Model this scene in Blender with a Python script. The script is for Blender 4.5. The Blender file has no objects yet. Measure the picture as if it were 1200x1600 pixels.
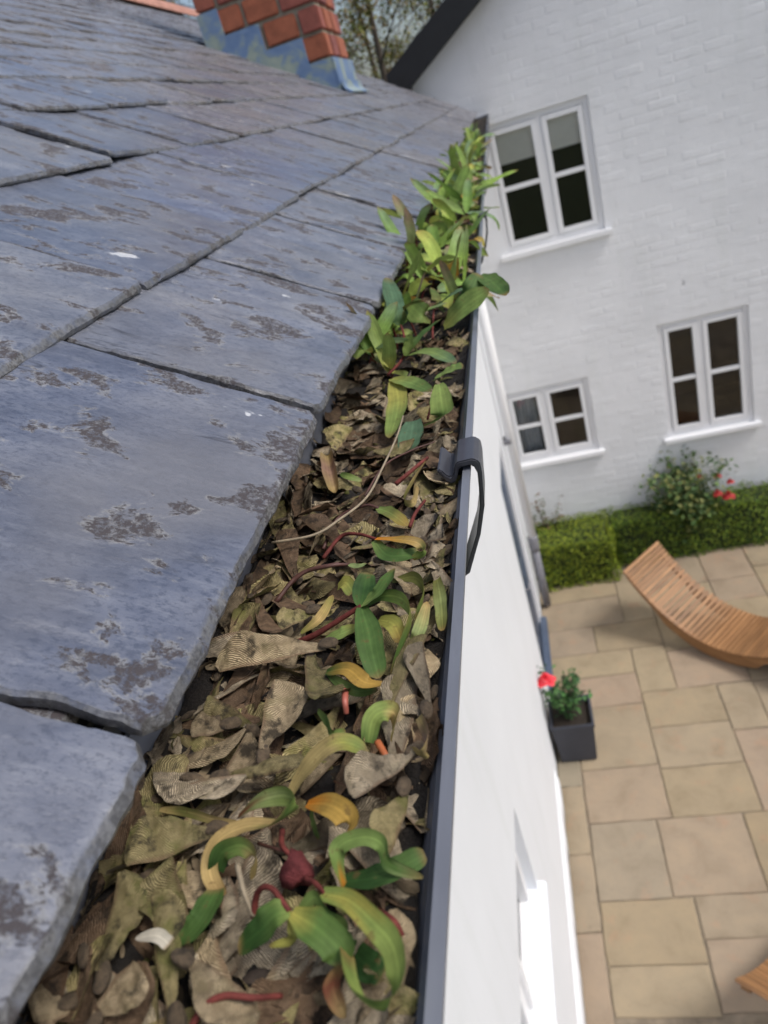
import bpy, bmesh, math, random
from mathutils import Vector, Matrix, noise, Quaternion
R_ = math.radians
random.seed(7)
scene = bpy.context.scene
C = scene.collection

# ------------------------------------------------------------------ camera
CZ = 4.70                                   # eye height over the patio
FPX = 1150.0                                # focal length in px of the 1200x1600 photograph
AX = Vector((0.95322599, -0.18183895, -0.24144319))    # world axes in camera space (x right, y down, z forward)
AY = Vector((0.12339682, -0.49508298, 0.86003841))
AD = Vector((0.2759229, 0.84960428, 0.44948762))
cam_d = bpy.data.cameras.new('camera')
cam = bpy.data.objects.new('camera', cam_d)
C.objects.link(cam)
right = Vector((AX.x, AY.x, -AD.x)); down = Vector((AX.y, AY.y, -AD.y)); fwd = Vector((AX.z, AY.z, -AD.z))
m3 = Matrix((right, -down, -fwd)).transposed()
cam.matrix_world = Matrix.Translation((0, 0, CZ)) @ m3.to_4x4()
cam_d.sensor_fit = 'VERTICAL'; cam_d.sensor_height = 36.0; cam_d.sensor_width = 27.0
cam_d.lens = FPX / 1600 * 36.0
cam_d.clip_start = 0.01; cam_d.clip_end = 2000
cam_d.dof.use_dof = True; cam_d.dof.focus_distance = 0.35; cam_d.dof.aperture_fstop = 14.0
scene.camera = cam
def ray(px, py):
    v = Vector((px-600, py-800, FPX))
    return right*v.x + down*v.y + fwd*v.z
def at_z(px, py, z):
    d = ray(px, py); return Vector((0, 0, CZ)) + d*((z-CZ)/d.z)
def at_y(px, py, y):
    d = ray(px, py); return Vector((0, 0, CZ)) + d*(y/d.y)

# ------------------------------------------------------------------ sky, sun, exposure
SUN_EL, SUN_AZ = R_(54), R_(102)             # azimuth from +Y towards +X
w = bpy.data.worlds.new('World'); scene.world = w; w.use_nodes = True
nt = w.node_tree; nt.nodes.clear()
sky = nt.nodes.new('ShaderNodeTexSky'); sky.sky_type = 'NISHITA'; sky.sun_disc = False
sky.sun_elevation = SUN_EL; sky.sun_rotation = SUN_AZ
sky.air_density = 1.0; sky.dust_density = 4.0; sky.ozone_density = 1.0
hs = nt.nodes.new('ShaderNodeHueSaturation'); hs.inputs['Saturation'].default_value = 0.95
bg = nt.nodes.new('ShaderNodeBackground'); bg.inputs['Strength'].default_value = 0.11
wo = nt.nodes.new('ShaderNodeOutputWorld')
nt.links.new(sky.outputs[0], hs.inputs['Color']); nt.links.new(hs.outputs[0], bg.inputs['Color']); nt.links.new(bg.outputs[0], wo.inputs[0])
sun_d = bpy.data.lights.new('sun', 'SUN'); sun_d.energy = 1.5; sun_d.angle = R_(17); sun_d.color = (1.0, 0.995, 0.985)
sun = bpy.data.objects.new('sun', sun_d); C.objects.link(sun)
sd = Vector((math.sin(SUN_AZ)*math.cos(SUN_EL), math.cos(SUN_AZ)*math.cos(SUN_EL), math.sin(SUN_EL)))
sun.rotation_euler = sd.to_track_quat('Z', 'Y').to_euler(); sun.location = (6, 3, 9)
vs = scene.view_settings
vs.view_transform = 'Standard'; vs.look = 'None'; vs.gamma = 1.0; vs.use_curve_mapping = False
vs.exposure = 0.57
scene.cycles.use_denoising = True
scene.cycles.max_bounces = 8; scene.cycles.transparent_max_bounces = 24

# ------------------------------------------------------------------ materials
def new_mat(name):
    m = bpy.data.materials.new(name); m.use_nodes = True
    t = m.node_tree; b = t.nodes['Principled BSDF']
    return m, t, b
def N(t, kind, **kw):
    n = t.nodes.new('ShaderNode'+kind)
    for k, v in kw.items():
        if k in n.inputs.keys(): n.inputs[k].default_value = v
        else: setattr(n, k, v)
    return n
def L(t, a, b): t.links.new(a, b)
def ramp(t, fac, stops, interp='LINEAR'):
    r = N(t, 'ValToRGB'); r.color_ramp.interpolation = interp
    e = r.color_ramp.elements
    while len(e) < len(stops): e.new(0.5)
    for i, (p, c) in enumerate(stops):
        e[i].position = p
        e[i].color = c if len(c) == 4 else (*c, 1)
    L(t, fac, r.inputs[0]); return r.outputs[0]
def gs(v): return (v, v, v, 1)
def mix(t, fac, a, b, blend='MIX'):
    n = N(t, 'MixRGB', blend_type=blend)
    for s, i in ((fac, 0), (a, 1), (b, 2)):
        if isinstance(s, (int, float)): n.inputs[i].default_value = s
        elif isinstance(s, tuple): n.inputs[i].default_value = s if len(s) == 4 else (*s, 1)
        else: L(t, s, n.inputs[i])
    return n.outputs[0]
def coords(t, rnd=True, scale=(1, 1, 1), src='Object'):
    tc = N(t, 'TexCoord'); out = tc.outputs[src]
    if rnd:
        oi = N(t, 'ObjectInfo'); mu = N(t, 'VectorMath', operation='SCALE'); mu.inputs[0].default_value = (37.0, 91.0, 53.0)
        L(t, oi.outputs['Random'], mu.inputs['Scale'])
        ad = N(t, 'VectorMath', operation='ADD'); L(t, out, ad.inputs[0]); L(t, mu.outputs[0], ad.inputs[1]); out = ad.outputs[0]
    mp = N(t, 'Mapping'); mp.inputs['Scale'].default_value = scale; L(t, out, mp.inputs[0])
    return mp.outputs[0]
def noise_tex(t, vec, scale, detail=4, rough=0.55, dist=0.0):
    n = N(t, 'TexNoise'); n.inputs['Scale'].default_value = scale; n.inputs['Detail'].default_value = detail
    n.inputs['Roughness'].default_value = rough; n.inputs['Distortion'].default_value = dist
    L(t, vec, n.inputs['Vector']); return n.outputs['Fac']
def bump(t, b, h, strength, dist, prev=None):
    n = N(t, 'Bump'); n.inputs['Strength'].default_value = strength; n.inputs['Distance'].default_value = dist
    L(t, h, n.inputs['Height'])
    if prev is not None: L(t, prev, n.inputs['Normal'])
    L(t, n.outputs[0], b.inputs['Normal']); return n.outputs[0]
def simple(name, col, rough=0.6, vary=0.25, scale=8, bstr=0.0, bdist=0.002, metal=0.0, spec=0.5, rnd=True, vscale=(1, 1, 1)):
    m, t, b = new_mat(name)
    v = coords(t, rnd, vscale)
    n = noise_tex(t, v, scale, 6, 0.6)
    c = ramp(t, n, [(0.25, tuple(x*(1-vary) for x in col)), (0.75, tuple(min(1, x*(1+vary)) for x in col))])
    L(t, c, b.inputs['Base Color'])
    b.inputs['Roughness'].default_value = rough; b.inputs['Metallic'].default_value = metal; b.inputs['Specular IOR Level'].default_value = spec
    if bstr: bump(t, b, noise_tex(t, v, scale*6, 5, 0.6), bstr, bdist)
    return m
M = {}
# slate: riven blue grey stone with brown and pale lichen, thicker towards the dressed edges
def slate_mat(name='slate', tone=(1, 1, 1)):
    m, t, b = new_mat(name)
    v = coords(t, True); vs_ = coords(t, True, (1.0, 0.6, 1.0)); vg = coords(t, True, (1.0, 0.16, 1.0))
    oi = N(t, 'ObjectInfo'); at = N(t, 'Attribute', attribute_name='edge')
    base = ramp(t, noise_tex(t, vs_, 22, 9, 0.72), [(0.28, (0.062, 0.073, 0.104)), (0.5, (0.122, 0.137, 0.178)), (0.72, (0.225, 0.238, 0.270))])
    tint = mix(t, 0.7, base, ramp(t, oi.outputs['Random'], [(0, (0.66, 0.68, 0.76)), (0.3, (1.0, 1.0, 1.0)), (0.6, (1.34, 1.26, 1.14)), (0.8, (0.82, 0.86, 0.98)), (1, (1.0, 1.08, 1.24))]), 'MULTIPLY')
    streak = noise_tex(t, vg, 150, 6, 0.75)
    c = mix(t, ramp(t, streak, [(0.50, gs(0)), (0.68, gs(0.38))]), tint, (0.22, 0.235, 0.27))
    c = mix(t, ramp(t, noise_tex(t, vs_, 380, 3, 0.8), [(0.50, gs(0)), (0.62, gs(0.6))]), c, (0.035, 0.045, 0.075))
    c = mix(t, ramp(t, noise_tex(t, v, 5, 4, 0.6), [(0.45, gs(0)), (0.65, gs(0.55))]), c, (0.155, 0.152, 0.155))
    # hairline splits along the cleavage
    wv = noise_tex(t, vg, 26, 4, 0.6, 0.4)
    ab = N(t, 'Math', operation='SUBTRACT'); L(t, wv, ab.inputs[0]); ab.inputs[1].default_value = 0.44
    ab2 = N(t, 'Math', operation='ABSOLUTE'); L(t, ab.outputs[0], ab2.inputs[0])
    crack = ramp(t, ab2.outputs[0], [(0.0, gs(1)), (0.010, gs(0))])
    gate = ramp(t, noise_tex(t, v, 16, 3, 0.5), [(0.50, gs(0)), (0.56, gs(1))])
    crk = mix(t, 1.0, crack, gate, 'MULTIPLY')
    c = mix(t, mix(t, 1.0, crk, gs(0.7), 'MULTIPLY'), c, (0.03, 0.03, 0.035))
    # lichen field, thicker near the dressed edges
    f = noise_tex(t, vs_, 33, 9, 0.66, 0.4)
    ad = N(t, 'Math', operation='MULTIPLY_ADD'); ad.inputs[1].default_value = 0.035
    L(t, at.outputs['Fac'], ad.inputs[0]); L(t, f, ad.inputs[2]); fe = ad.outputs[0]
    fine = noise_tex(t, v, 330, 4, 0.75); mid = noise_tex(t, v, 120, 5, 0.7)
    pale = mix(t, 1.0, ramp(t, fe, [(0.530, gs(0)), (0.562, gs(1)), (0.63, gs(0.6))]), ramp(t, mid, [(0.49, gs(0.0)), (0.55, gs(0.55))]), 'MULTIPLY')
    c = mix(t, pale, c, (0.27, 0.27, 0.265))
    dark = mix(t, 1.0, ramp(t, fe, [(0.557, gs(0)), (0.576, gs(1))]), ramp(t, fine, [(0.46, gs(1)), (0.60, gs(0.2))]), 'MULTIPLY')
    c = mix(t, dark, c, (0.040, 0.033, 0.036))
    cr = N(t, 'Math', operation='MULTIPLY'); L(t, at.outputs['Fac'], cr.inputs[0]); L(t, mid, cr.inputs[1])
    c = mix(t, ramp(t, cr.outputs[0], [(0.36, gs(0)), (0.50, gs(0.7))]), c, ramp(t, fine, [(0.42, (0.050, 0.048, 0.046)), (0.6, (0.145, 0.145, 0.145))]))
    c = mix(t, ramp(t, noise_tex(t, coords(t, True, (1.0, 0.6, 1.0)), 30, 4, 0.6), [(0.70, gs(0)), (0.715, gs(0.9))]), c, (0.50, 0.51, 0.52))
    c = mix(t, 1.0, c, tone, 'MULTIPLY')
    L(t, c, b.inputs['Base Color'])
    L(t, ramp(t, fe, [(0.53, gs(0.30)), (0.58, gs(0.85))]), b.inputs['Roughness'])
    b.inputs['Specular IOR Level'].default_value = 0.7
    n1 = bump(t, b, noise_tex(t, vs_, 60, 10, 0.75), 0.5, 0.0016)
    n2 = bump(t, b, streak, 0.35, 0.0009, n1)
    n3 = bump(t, b, crk, -0.6, 0.0015, n2)
    bump(t, b, dark, 0.5, 0.0012, n3)
    return m
M['slate'] = slate_mat()
M['slate_grey'] = slate_mat('weathered_slate', (1.16, 1.08, 0.98))
def litter_mat(name, cols, moss=0.4):
    # winged seeds: a fan of pale veins running from the thick leading edge to the trailing edge, moss in patches
    m, t, b = new_mat(name)
    uv = N(t, 'UVMap'); sx = N(t, 'SeparateXYZ'); L(t, uv.outputs[0], sx.inputs[0]); U, V = sx.outputs['X'], sx.outputs['Y']
    v = coords(t, True)
    def mad(a_, k, c_):
        n_ = N(t, 'Math', operation='MULTIPLY_ADD'); L(t, a_, n_.inputs[0]); n_.inputs[1].default_value = k
        if isinstance(c_, float): n_.inputs[2].default_value = c_
        else: L(t, c_, n_.inputs[2])
        return n_.outputs[0]
    x = mad(V, -0.42, U); x = mad(x, 205.0, 0.0); x = mad(noise_tex(t, v, 95, 2, 0.5), 26.0, x); x = mad(noise_tex(t, v, 420, 2, 0.5), 9.0, x)
    sn = N(t, 'Math', operation='SINE'); L(t, x, sn.inputs[0]); sr = mad(sn.outputs[0], 0.5, 0.5)
    vein = mix(t, 1.0, ramp(t, sr, [(0.35, gs(0.1)), (0.9, gs(1))]), ramp(t, noise_tex(t, v, 230, 3, 0.6), [(0.40, gs(0.25)), (0.58, gs(1))]), 'MULTIPLY')
    lead = ramp(t, V, [(0.05, gs(1)), (0.14, gs(0))])
    base = ramp(t, noise_tex(t, v, 70, 5, 0.65), [(0.30, cols[0]), (0.52, cols[1]), (0.74, cols[2])])
    c = mix(t, vein, mix(t, 1.0, base, gs(0.52), 'MULTIPLY'), mix(t, 0.55, base, tuple(min(1, q*1.7+0.07) for q in cols[2])))
    c = mix(t, mix(t, 1.0, lead, gs(0.6), 'MULTIPLY'), c, (0.16, 0.095, 0.055))
    c = mix(t, ramp(t, noise_tex(t, v, 80, 4, 0.6), [(0.60-0.16*moss, gs(0)), (0.74-0.16*moss, gs(moss*.85))]), c, (0.105, 0.125, 0.018))
    c = mix(t, ramp(t, noise_tex(t, v, 120, 5, 0.7), [(0.53, gs(0)), (0.64, gs(0.85))]), c, (0.020, 0.015, 0.010))
    oi = N(t, 'ObjectInfo')
    c = mix(t, 1.0, c, ramp(t, oi.outputs['Random'], [(0, gs(0.55)), (1, gs(1.25))]), 'MULTIPLY')
    L(t, c, b.inputs['Base Color']); b.inputs['Roughness'].default_value = 0.75; b.inputs['Specular IOR Level'].default_value = 0.25
    n1 = bump(t, b, vein, 0.9, 0.0006)
    bump(t, b, noise_tex(t, v, 240, 4, 0.6), 0.6, 0.0009, n1)
    return m
M['key_tan'] = litter_mat('seed_wing_tan', [(0.17, 0.12, 0.065), (0.36, 0.268, 0.15), (0.55, 0.43, 0.26)], 0.25)
M['key_olive'] = litter_mat('seed_wing_olive', [(0.115, 0.09, 0.036), (0.26, 0.208, 0.085), (0.43, 0.35, 0.16)], 0.62)
M['key_grey'] = litter_mat('seed_wing_grey', [(0.15, 0.115, 0.078), (0.31, 0.25, 0.165), (0.50, 0.41, 0.28)], 0.25)
M['key_brown'] = litter_mat('seed_wing_brown', [(0.055, 0.032, 0.017), (0.115, 0.068, 0.036), (0.20, 0.125, 0.065)], 0.12)
M['seed'] = simple('seed_nut', (0.11, 0.078, 0.046), 0.8, 0.8, 330, 1.0, 0.0018)
def leaf_mat():
    m, t, b = new_mat('seedling_leaf')
    at = N(t, 'Attribute', attribute_name='Col'); oi = N(t, 'ObjectInfo')
    v = coords(t, True); uv = N(t, 'UVMap'); sx = N(t, 'SeparateXYZ'); L(t, uv.outputs[0], sx.inputs[0])
    n = noise_tex(t, v, 130, 4, 0.6)
    c = mix(t, 0.55, at.outputs['Color'], ramp(t, n, [(0.3, gs(0.55)), (0.7, gs(1.35))]), 'MULTIPLY')
    c = mix(t, 1.0, c, ramp(t, oi.outputs['Random'], [(0, (0.8, 0.85, 0.8)), (0.5, (1, 1, 1)), (1, (1.2, 1.12, 1.0))]), 'MULTIPLY')
    c = mix(t, ramp(t, noise_tex(t, v, 260, 3, 0.6), [(0.61, gs(0)), (0.70, gs(0.6))]), c, (0.14, 0.085, 0.035))
    s0 = N(t, 'Math', operation='MULTIPLY'); L(t, sx.outputs['Y'], s0.inputs[0]); s0.inputs[1].default_value = 16.0
    s1 = N(t, 'Math', operation='COSINE'); L(t, s0.outputs[0], s1.inputs[0])
    c = mix(t, 0.5, c, ramp(t, s1.outputs[0], [(0.0, gs(0.86)), (1.0, gs(1.14))]), 'MULTIPLY')
    L(t, c, b.inputs['Base Color']); b.inputs['Roughness'].default_value = 0.62; b.inputs['Specular IOR Level'].default_value = 0.22
    s = N(t, 'Math', operation='MULTIPLY'); L(t, sx.outputs['Y'], s.inputs[0]); s.inputs[1].default_value = 10.5
    sn = N(t, 'Math', operation='SINE'); L(t, s.outputs[0], sn.inputs[0])
    n1 = bump(t, b, sn.outputs[0], 0.22, 0.00012); bump(t, b, n, 0.25, 0.0006, n1)
    tr = N(t, 'BsdfTranslucent'); L(t, c, tr.inputs['Color'])
    mx = N(t, 'MixShader'); mx.inputs[0].default_value = 0.28
    out = t.nodes['Material Output']
    L(t, b.outputs[0], mx.inputs[1]); L(t, tr.outputs[0], mx.inputs[2]); L(t, mx.outputs[0], out.inputs['Surface'])
    return m
M['leaf'] = leaf_mat()
def attr_mat(name, rough=0.8, vary=0.3, scale=200):
    m, t, b = new_mat(name)
    at = N(t, 'Attribute', attribute_name='Col'); v = coords(t, False)
    c = mix(t, 0.8, at.outputs['Color'], ramp(t, noise_tex(t, v, scale, 5, 0.65), [(0.3, gs(1-vary)), (0.7, gs(1+vary))]), 'MULTIPLY')
    L(t, c, b.inputs['Base Color']); b.inputs['Roughness'].default_value = rough; b.inputs['Specular IOR Level'].default_value = 0.25
    bump(t, b, noise_tex(t, v, scale*2, 4, 0.6), 0.5, 0.001)
    return m
M['fragments'] = attr_mat('leaf_fragments', 0.8, 0.5, 240)
M['foliage'] = attr_mat('foliage', 0.55, 0.35, 25)
M['stem'] = simple('red_stem', (0.125, 0.030, 0.024), 0.7, 0.6, 220, 0.5, 0.0008, spec=0.2)
M['bud'] = simple('red_bud', (0.17, 0.042, 0.042), 0.8, 0.7, 260, 1.0, 0.002, spec=0.15)
M['twig'] = simple('dry_twig', (0.26, 0.21, 0.14), 0.75, 0.4, 160, 0.5, 0.001)
M['dark_stem'] = simple('dark_stem', (0.07, 0.028, 0.02), 0.6, 0.5, 150)
M['compost'] = simple('compost', (0.014, 0.010, 0.007), 0.95, 0.6, 120, 1.0, 0.004, rnd=False)
M['gutter'] = simple('gutter_plastic', (0.145, 0.155, 0.180), 0.32, 0.25, 60, 0.12, 0.0006, rnd=False, vscale=(1, 0.15, 1))
M['bracket'] = simple('bracket_plastic', (0.045, 0.046, 0.055), 0.30, 0.2, 90, 0.1, 0.0005)
def paint_mat(name, col, grime=0.12, sc=1.6, bs=0.25):
    m, t, b = new_mat(name); v = coords(t, False)
    n = noise_tex(t, v, sc, 6, 0.6); n2 = noise_tex(t, v, 45, 5, 0.6)
    c = ramp(t, n, [(0.3, tuple(x*(1-grime) for x in col)), (0.7, col)])
    c = mix(t, ramp(t, n2, [(0.58, gs(0)), (0.8, gs(0.25))]), c, tuple(x*0.8 for x in col))
    st_ = noise_tex(t, coords(t, False, (1, 1, 0.12)), 7, 5, 0.6)
    c = mix(t, ramp(t, st_, [(0.55, gs(0)), (0.75, gs(0.35))]), c, tuple(q*w_ for q, w_ in zip(col, (0.80, 0.82, 0.78))))
    L(t, c, b.inputs['Base Color']); b.inputs['Roughness'].default_value = 0.6; b.inputs['Specular IOR Level'].default_value = 0.35
    bump(t, b, n2, bs, 0.004); return m
M['wall'] = paint_mat('white_masonry_paint', (0.82, 0.825, 0.84))
M['render'] = paint_mat('white_near_paint', (0.715, 0.735, 0.765), 0.06)
M['frame'] = simple('white_window_frame', (0.80, 0.80, 0.81), 0.35, 0.03, 4, rnd=False)
M['black'] = simple('black_bargeboard', (0.010, 0.010, 0.011), 0.45, 0.3, 10, rnd=False)
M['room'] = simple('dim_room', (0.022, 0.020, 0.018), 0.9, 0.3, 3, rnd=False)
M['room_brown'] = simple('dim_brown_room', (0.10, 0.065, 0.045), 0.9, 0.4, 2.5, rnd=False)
M['blind'] = simple('cream_blind', (0.85, 0.83, 0.77), 0.8, 0.05, 20, rnd=False)
M['curtain'] = simple('pale_curtain', (0.45, 0.47, 0.50), 0.8, 0.2, 20, rnd=False)
M['doorpaint'] = simple('blue_grey_door', (0.075, 0.10, 0.15), 0.4, 0.15, 10, rnd=False)
M['pipe'] = simple('grey_pipe', (0.19, 0.19, 0.21), 0.4, 0.2, 12, rnd=False)
M['timber'] = simple('fascia_timber', (0.05, 0.05, 0.055), 0.5, 0.2, 12, rnd=False)
M['felt'] = simple('roof_felt', (0.018, 0.018, 0.02), 0.9, 0.3, 10, rnd=False)
M['mortar'] = simple('mortar', (0.30, 0.265, 0.20), 0.9, 0.3, 30, 0.6, 0.004, rnd=False)
def glass_mat():
    m, t, b = new_mat('window_glass')
    b.inputs['Base Color'].default_value = (0, 0, 0, 1); b.inputs['Roughness'].default_value = 0.03
    tr = N(t, 'BsdfTransparent'); tr.inputs['Color'].default_value = (0.985, 0.99, 0.985, 1)
    gl = N(t, 'BsdfGlossy'); gl.inputs['Roughness'].default_value = 0.02
    fr = N(t, 'Fresnel'); fr.inputs['IOR'].default_value = 1.5
    mx = N(t, 'MixShader'); L(t, fr.outputs[0], mx.inputs[0]); L(t, tr.outputs[0], mx.inputs[1]); L(t, gl.outputs[0], mx.inputs[2])
    L(t, mx.outputs[0], t.nodes['Material Output'].inputs['Surface']); return m
M['glass'] = glass_mat()
def brick_mat():
    m, t, b = new_mat('red_brick'); oi = N(t, 'ObjectInfo'); v = coords(t, True)
    c = ramp(t, oi.outputs['Random'], [(0, (0.31, 0.095, 0.048)), (0.45, (0.36, 0.115, 0.06)), (0.72, (0.27, 0.08, 0.058)), (1, (0.19, 0.06, 0.055))])
    c = mix(t, 0.7, c, ramp(t, noise_tex(t, v, 22, 6, 0.65), [(0.3, gs(0.6)), (0.7, gs(1.3))]), 'MULTIPLY')
    L(t, c, b.inputs['Base Color']); b.inputs['Roughness'].default_value = 0.85
    bump(t, b, noise_tex(t, v, 120, 5, 0.7), 0.6, 0.003); return m
M['brick'] = brick_mat()
def lead_mat():
    m, t, b = new_mat('lead_flashing'); v = coords(t, False)
    c = ramp(t, noise_tex(t, v, 9, 6, 0.6, 0.6), [(0.3, (0.10, 0.175, 0.33)), (0.5, (0.16, 0.24, 0.38)), (0.60, (0.28, 0.34, 0.30)), (0.8, (0.42, 0.45, 0.38))])
    L(t, c, b.inputs['Base Color']); b.inputs['Roughness'].default_value = 0.5; b.inputs['Metallic'].default_value = 0.15
    bump(t, b, noise_tex(t, v, 18, 4, 0.5), 0.4, 0.006); return m
M['lead'] = lead_mat()
def stone_mat():
    m, t, b = new_mat('sandstone_flag'); oi = N(t, 'ObjectInfo'); v = coords(t, True)
    c = ramp(t, oi.outputs['Random'], [(0, (0.26, 0.205, 0.132)), (0.3, (0.30, 0.242, 0.158)), (0.55, (0.275, 0.222, 0.155)), (0.8, (0.295, 0.225, 0.160)), (1, (0.25, 0.214, 0.155))])
    c = mix(t, 0.75, c, ramp(t, noise_tex(t, v, 4.5, 8, 0.62, 0.4), [(0.25, (0.72, 0.70, 0.66)), (0.5, (1, 1, 1)), (0.75, (1.2, 1.16, 1.1))]), 'MULTIPLY')
    c = mix(t, ramp(t, noise_tex(t, v, 7, 5, 0.6), [(0.58, gs(0)), (0.74, gs(0.4))]), c, (0.36, 0.21, 0.13))
    c = mix(t, ramp(t, noise_tex(t, v, 38, 5, 0.7), [(0.60, gs(0)), (0.75, gs(0.5))]), c, (0.13, 0.105, 0.075))
    L(t, c, b.inputs['Base Color']); b.inputs['Roughness'].default_value = 0.78; b.inputs['Specular IOR Level'].default_value = 0.3
    bump(t, b, noise_tex(t, v, 20, 7, 0.65), 0.4, 0.008); return m
M['stone'] = stone_mat()
M['joint'] = simple('sandy_joint', (0.22, 0.18, 0.13), 0.95, 0.5, 9, 0.6, 0.006, rnd=False)
M['earth'] = simple('grass_and_soil', (0.07, 0.085, 0.03), 0.95, 0.4, 1.5, 0.5, 0.05, rnd=False)
def wood_mat():
    m, t, b = new_mat('oiled_hardwood'); v = coords(t, True, (1, 14, 14)); oi = N(t, 'ObjectInfo')
    c = ramp(t, noise_tex(t, v, 5, 6, 0.6), [(0.25, (0.15, 0.072, 0.028)), (0.5, (0.26, 0.130, 0.052)), (0.75, (0.36, 0.195, 0.085))])
    c = mix(t, 0.8, c, ramp(t, oi.outputs['Random'], [(0, gs(0.7)), (1, gs(1.25))]), 'MULTIPLY')
    L(t, c, b.inputs['Base Color']); b.inputs['Roughness'].default_value = 0.5; return m
M['wood'] = wood_mat()
M['pot'] = simple('slate_grey_pot', (0.042, 0.046, 0.060), 0.55, 0.15, 6, 0.15, 0.002, rnd=False)
M['soil'] = simple('potting_soil', (0.03, 0.022, 0.015), 0.95, 0.5, 30, 0.8, 0.01)
M['bark'] = simple('tree_bark', (0.085, 0.066, 0.048), 0.9, 0.4, 14, 0.6, 0.01)
M['petal'] = simple('red_petal', (0.72, 0.028, 0.045), 0.5, 0.25, 40)
M['petal_dark'] = simple('deep_red_petal', (0.42, 0.02, 0.02), 0.5, 0.25, 40)
M['tile'] = simple('clay_ridge_tile', (0.40, 0.20, 0.15), 0.8, 0.3, 15, 0.4, 0.004)

# ------------------------------------------------------------------ object helpers
def link(o, parent=None):
    C.objects.link(o)
    if parent is not None: o.parent = parent
    return o
def tag(o, label=None, cat=None, group=None, kind=None):
    if label: o['label'] = label
    if cat: o['category'] = cat
    if group: o['group'] = group
    if kind: o['kind'] = kind
    return o
def empty(name, loc, rot=None):
    o = bpy.data.objects.new(name, None); C.objects.link(o); o.location = loc; o.empty_display_size = 0.05
    if rot is not None: o.rotation_euler = rot
    return o
def make_mesh(name, verts, faces, mat=None, smooth=False, cols=None, uvs=None, edge=None):
    me = bpy.data.meshes.new(name); me.from_pydata([tuple(v) for v in verts], [], faces); me.update()
    if mat: me.materials.append(mat)
    if smooth: me.polygons.foreach_set('use_smooth', [True]*len(me.polygons))
    if cols is not None:
        a = me.color_attributes.new('Col', 'FLOAT_COLOR', 'POINT')
        a.data.foreach_set('color', [x for c in cols for x in (c[0], c[1], c[2], 1.0)])
    if edge is not None:
        a = me.attributes.new('edge', 'FLOAT', 'POINT'); a.data.foreach_set('value', edge)
    if uvs is not None:
        uvl = me.uv_layers.new(name='UVMap'); fl = []
        for lp in me.loops: fl += [uvs[lp.vertex_index][0], uvs[lp.vertex_index][1]]
        uvl.data.foreach_set('uv', fl)
    return me
def obj(name, me, parent=None, off=None):
    o = bpy.data.objects.new(name, me); link(o, parent)
    if off is not None: o.location = off
    return o
class MB:
    def __init__(s): s.v = []; s.f = []; s.c = []
    def add(s, v, f, c=None):
        n = len(s.v); s.v += [Vector(p) for p in v]; s.f += [tuple(i+n for i in q) for q in f]
        if c is not None: s.c += [c]*len(v)
    def box(s, x0, x1, y0, y1, z0, z1, c=None):
        s.add([(x0,y0,z0),(x1,y0,z0),(x1,y1,z0),(x0,y1,z0),(x0,y0,z1),(x1,y0,z1),(x1,y1,z1),(x0,y1,z1)],
              [(0,3,2,1),(4,5,6,7),(0,1,5,4),(1,2,6,5),(2,3,7,6),(3,0,4,7)], c)
    def quad(s, a, b, c_, d, col=None): s.add([a, b, c_, d], [(0,1,2,3)], col)
    def tube(s, pts, radii, n=7, c=None, cap=True):
        pts = [Vector(p) for p in pts]; base = len(s.v); fr = None
        for i, p in enumerate(pts):
            t = (pts[min(i+1, len(pts)-1)] - pts[max(i-1, 0)])
            t = t.normalized() if t.length > 1e-9 else Vector((0, 0, 1))
            if fr is None: u = t.orthogonal().normalized()
            else:
                u = fr - t*fr.dot(t); u = u.normalized() if u.length > 1e-6 else t.orthogonal().normalized()
            fr = u; v2 = t.cross(u); r = radii[i] if isinstance(radii, (list, tuple)) else radii
            for k in range(n):
                a = 2*math.pi*k/n; s.v.append(p + (u*math.cos(a) + v2*math.sin(a))*r)
                if c is not None: s.c.append(c)
        for i in range(len(pts)-1):
            for k in range(n):
                a = base+i*n+k; b_ = base+i*n+(k+1) % n; s.f.append((a, b_, b_+n, a+n))
        if cap:
            s.f.append(tuple(base+k for k in reversed(range(n)))); s.f.append(tuple(base+(len(pts)-1)*n+k for k in range(n)))
    def prism(s, prof, y0, y1, c=None):
        # closed (x,z) outline pulled along y
        n = len(prof); s.add([(x, y0, z) for x, z in prof] + [(x, y1, z) for x, z in prof],
            [tuple(range(n)), tuple(reversed(range(n, 2*n)))] + [(i, i+n, (i+1) % n+n, (i+1) % n) for i in range(n)], c)
    def build(s, name, mat, parent=None, off=None, smooth=False, bevel=0):
        me = make_mesh(name, s.v, s.f, mat, smooth, s.c if s.c else None)
        bm = bmesh.new(); bm.from_mesh(me); bmesh.ops.recalc_face_normals(bm, faces=bm.faces)
        if bevel:
            bmesh.ops.bevel(bm, geom=[e for e in bm.edges if len(e.link_faces) == 2 and e.calc_face_angle(0) > 0.6], offset=bevel, segments=2, affect='EDGES', clamp_overlap=True)
        bm.to_mesh(me); bm.free()
        return obj(name, me, parent, off)
def spline(pts, n):
    # Catmull-Rom through the points of any dimension, n samples
    P = [Vector(p) for p in pts]; P = [P[0]*2-P[1]] + P + [P[-1]*2-P[-2]]; out = []; k = len(P)-3
    for i in range(n):
        t = i/(n-1)*k; j = min(int(t), k-1); u = t-j; a, b, c, d = P[j:j+4]
        out.append(0.5*((2*b) + (c-a)*u + (2*a-5*b+4*c-d)*u*u + (3*b-a-3*c+d)*u**3))
    return out
def fbm(x, y, z=0.0, o=4): return noise.fractal(Vector((x, y, z)), 1.0, 2.0, o)
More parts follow.
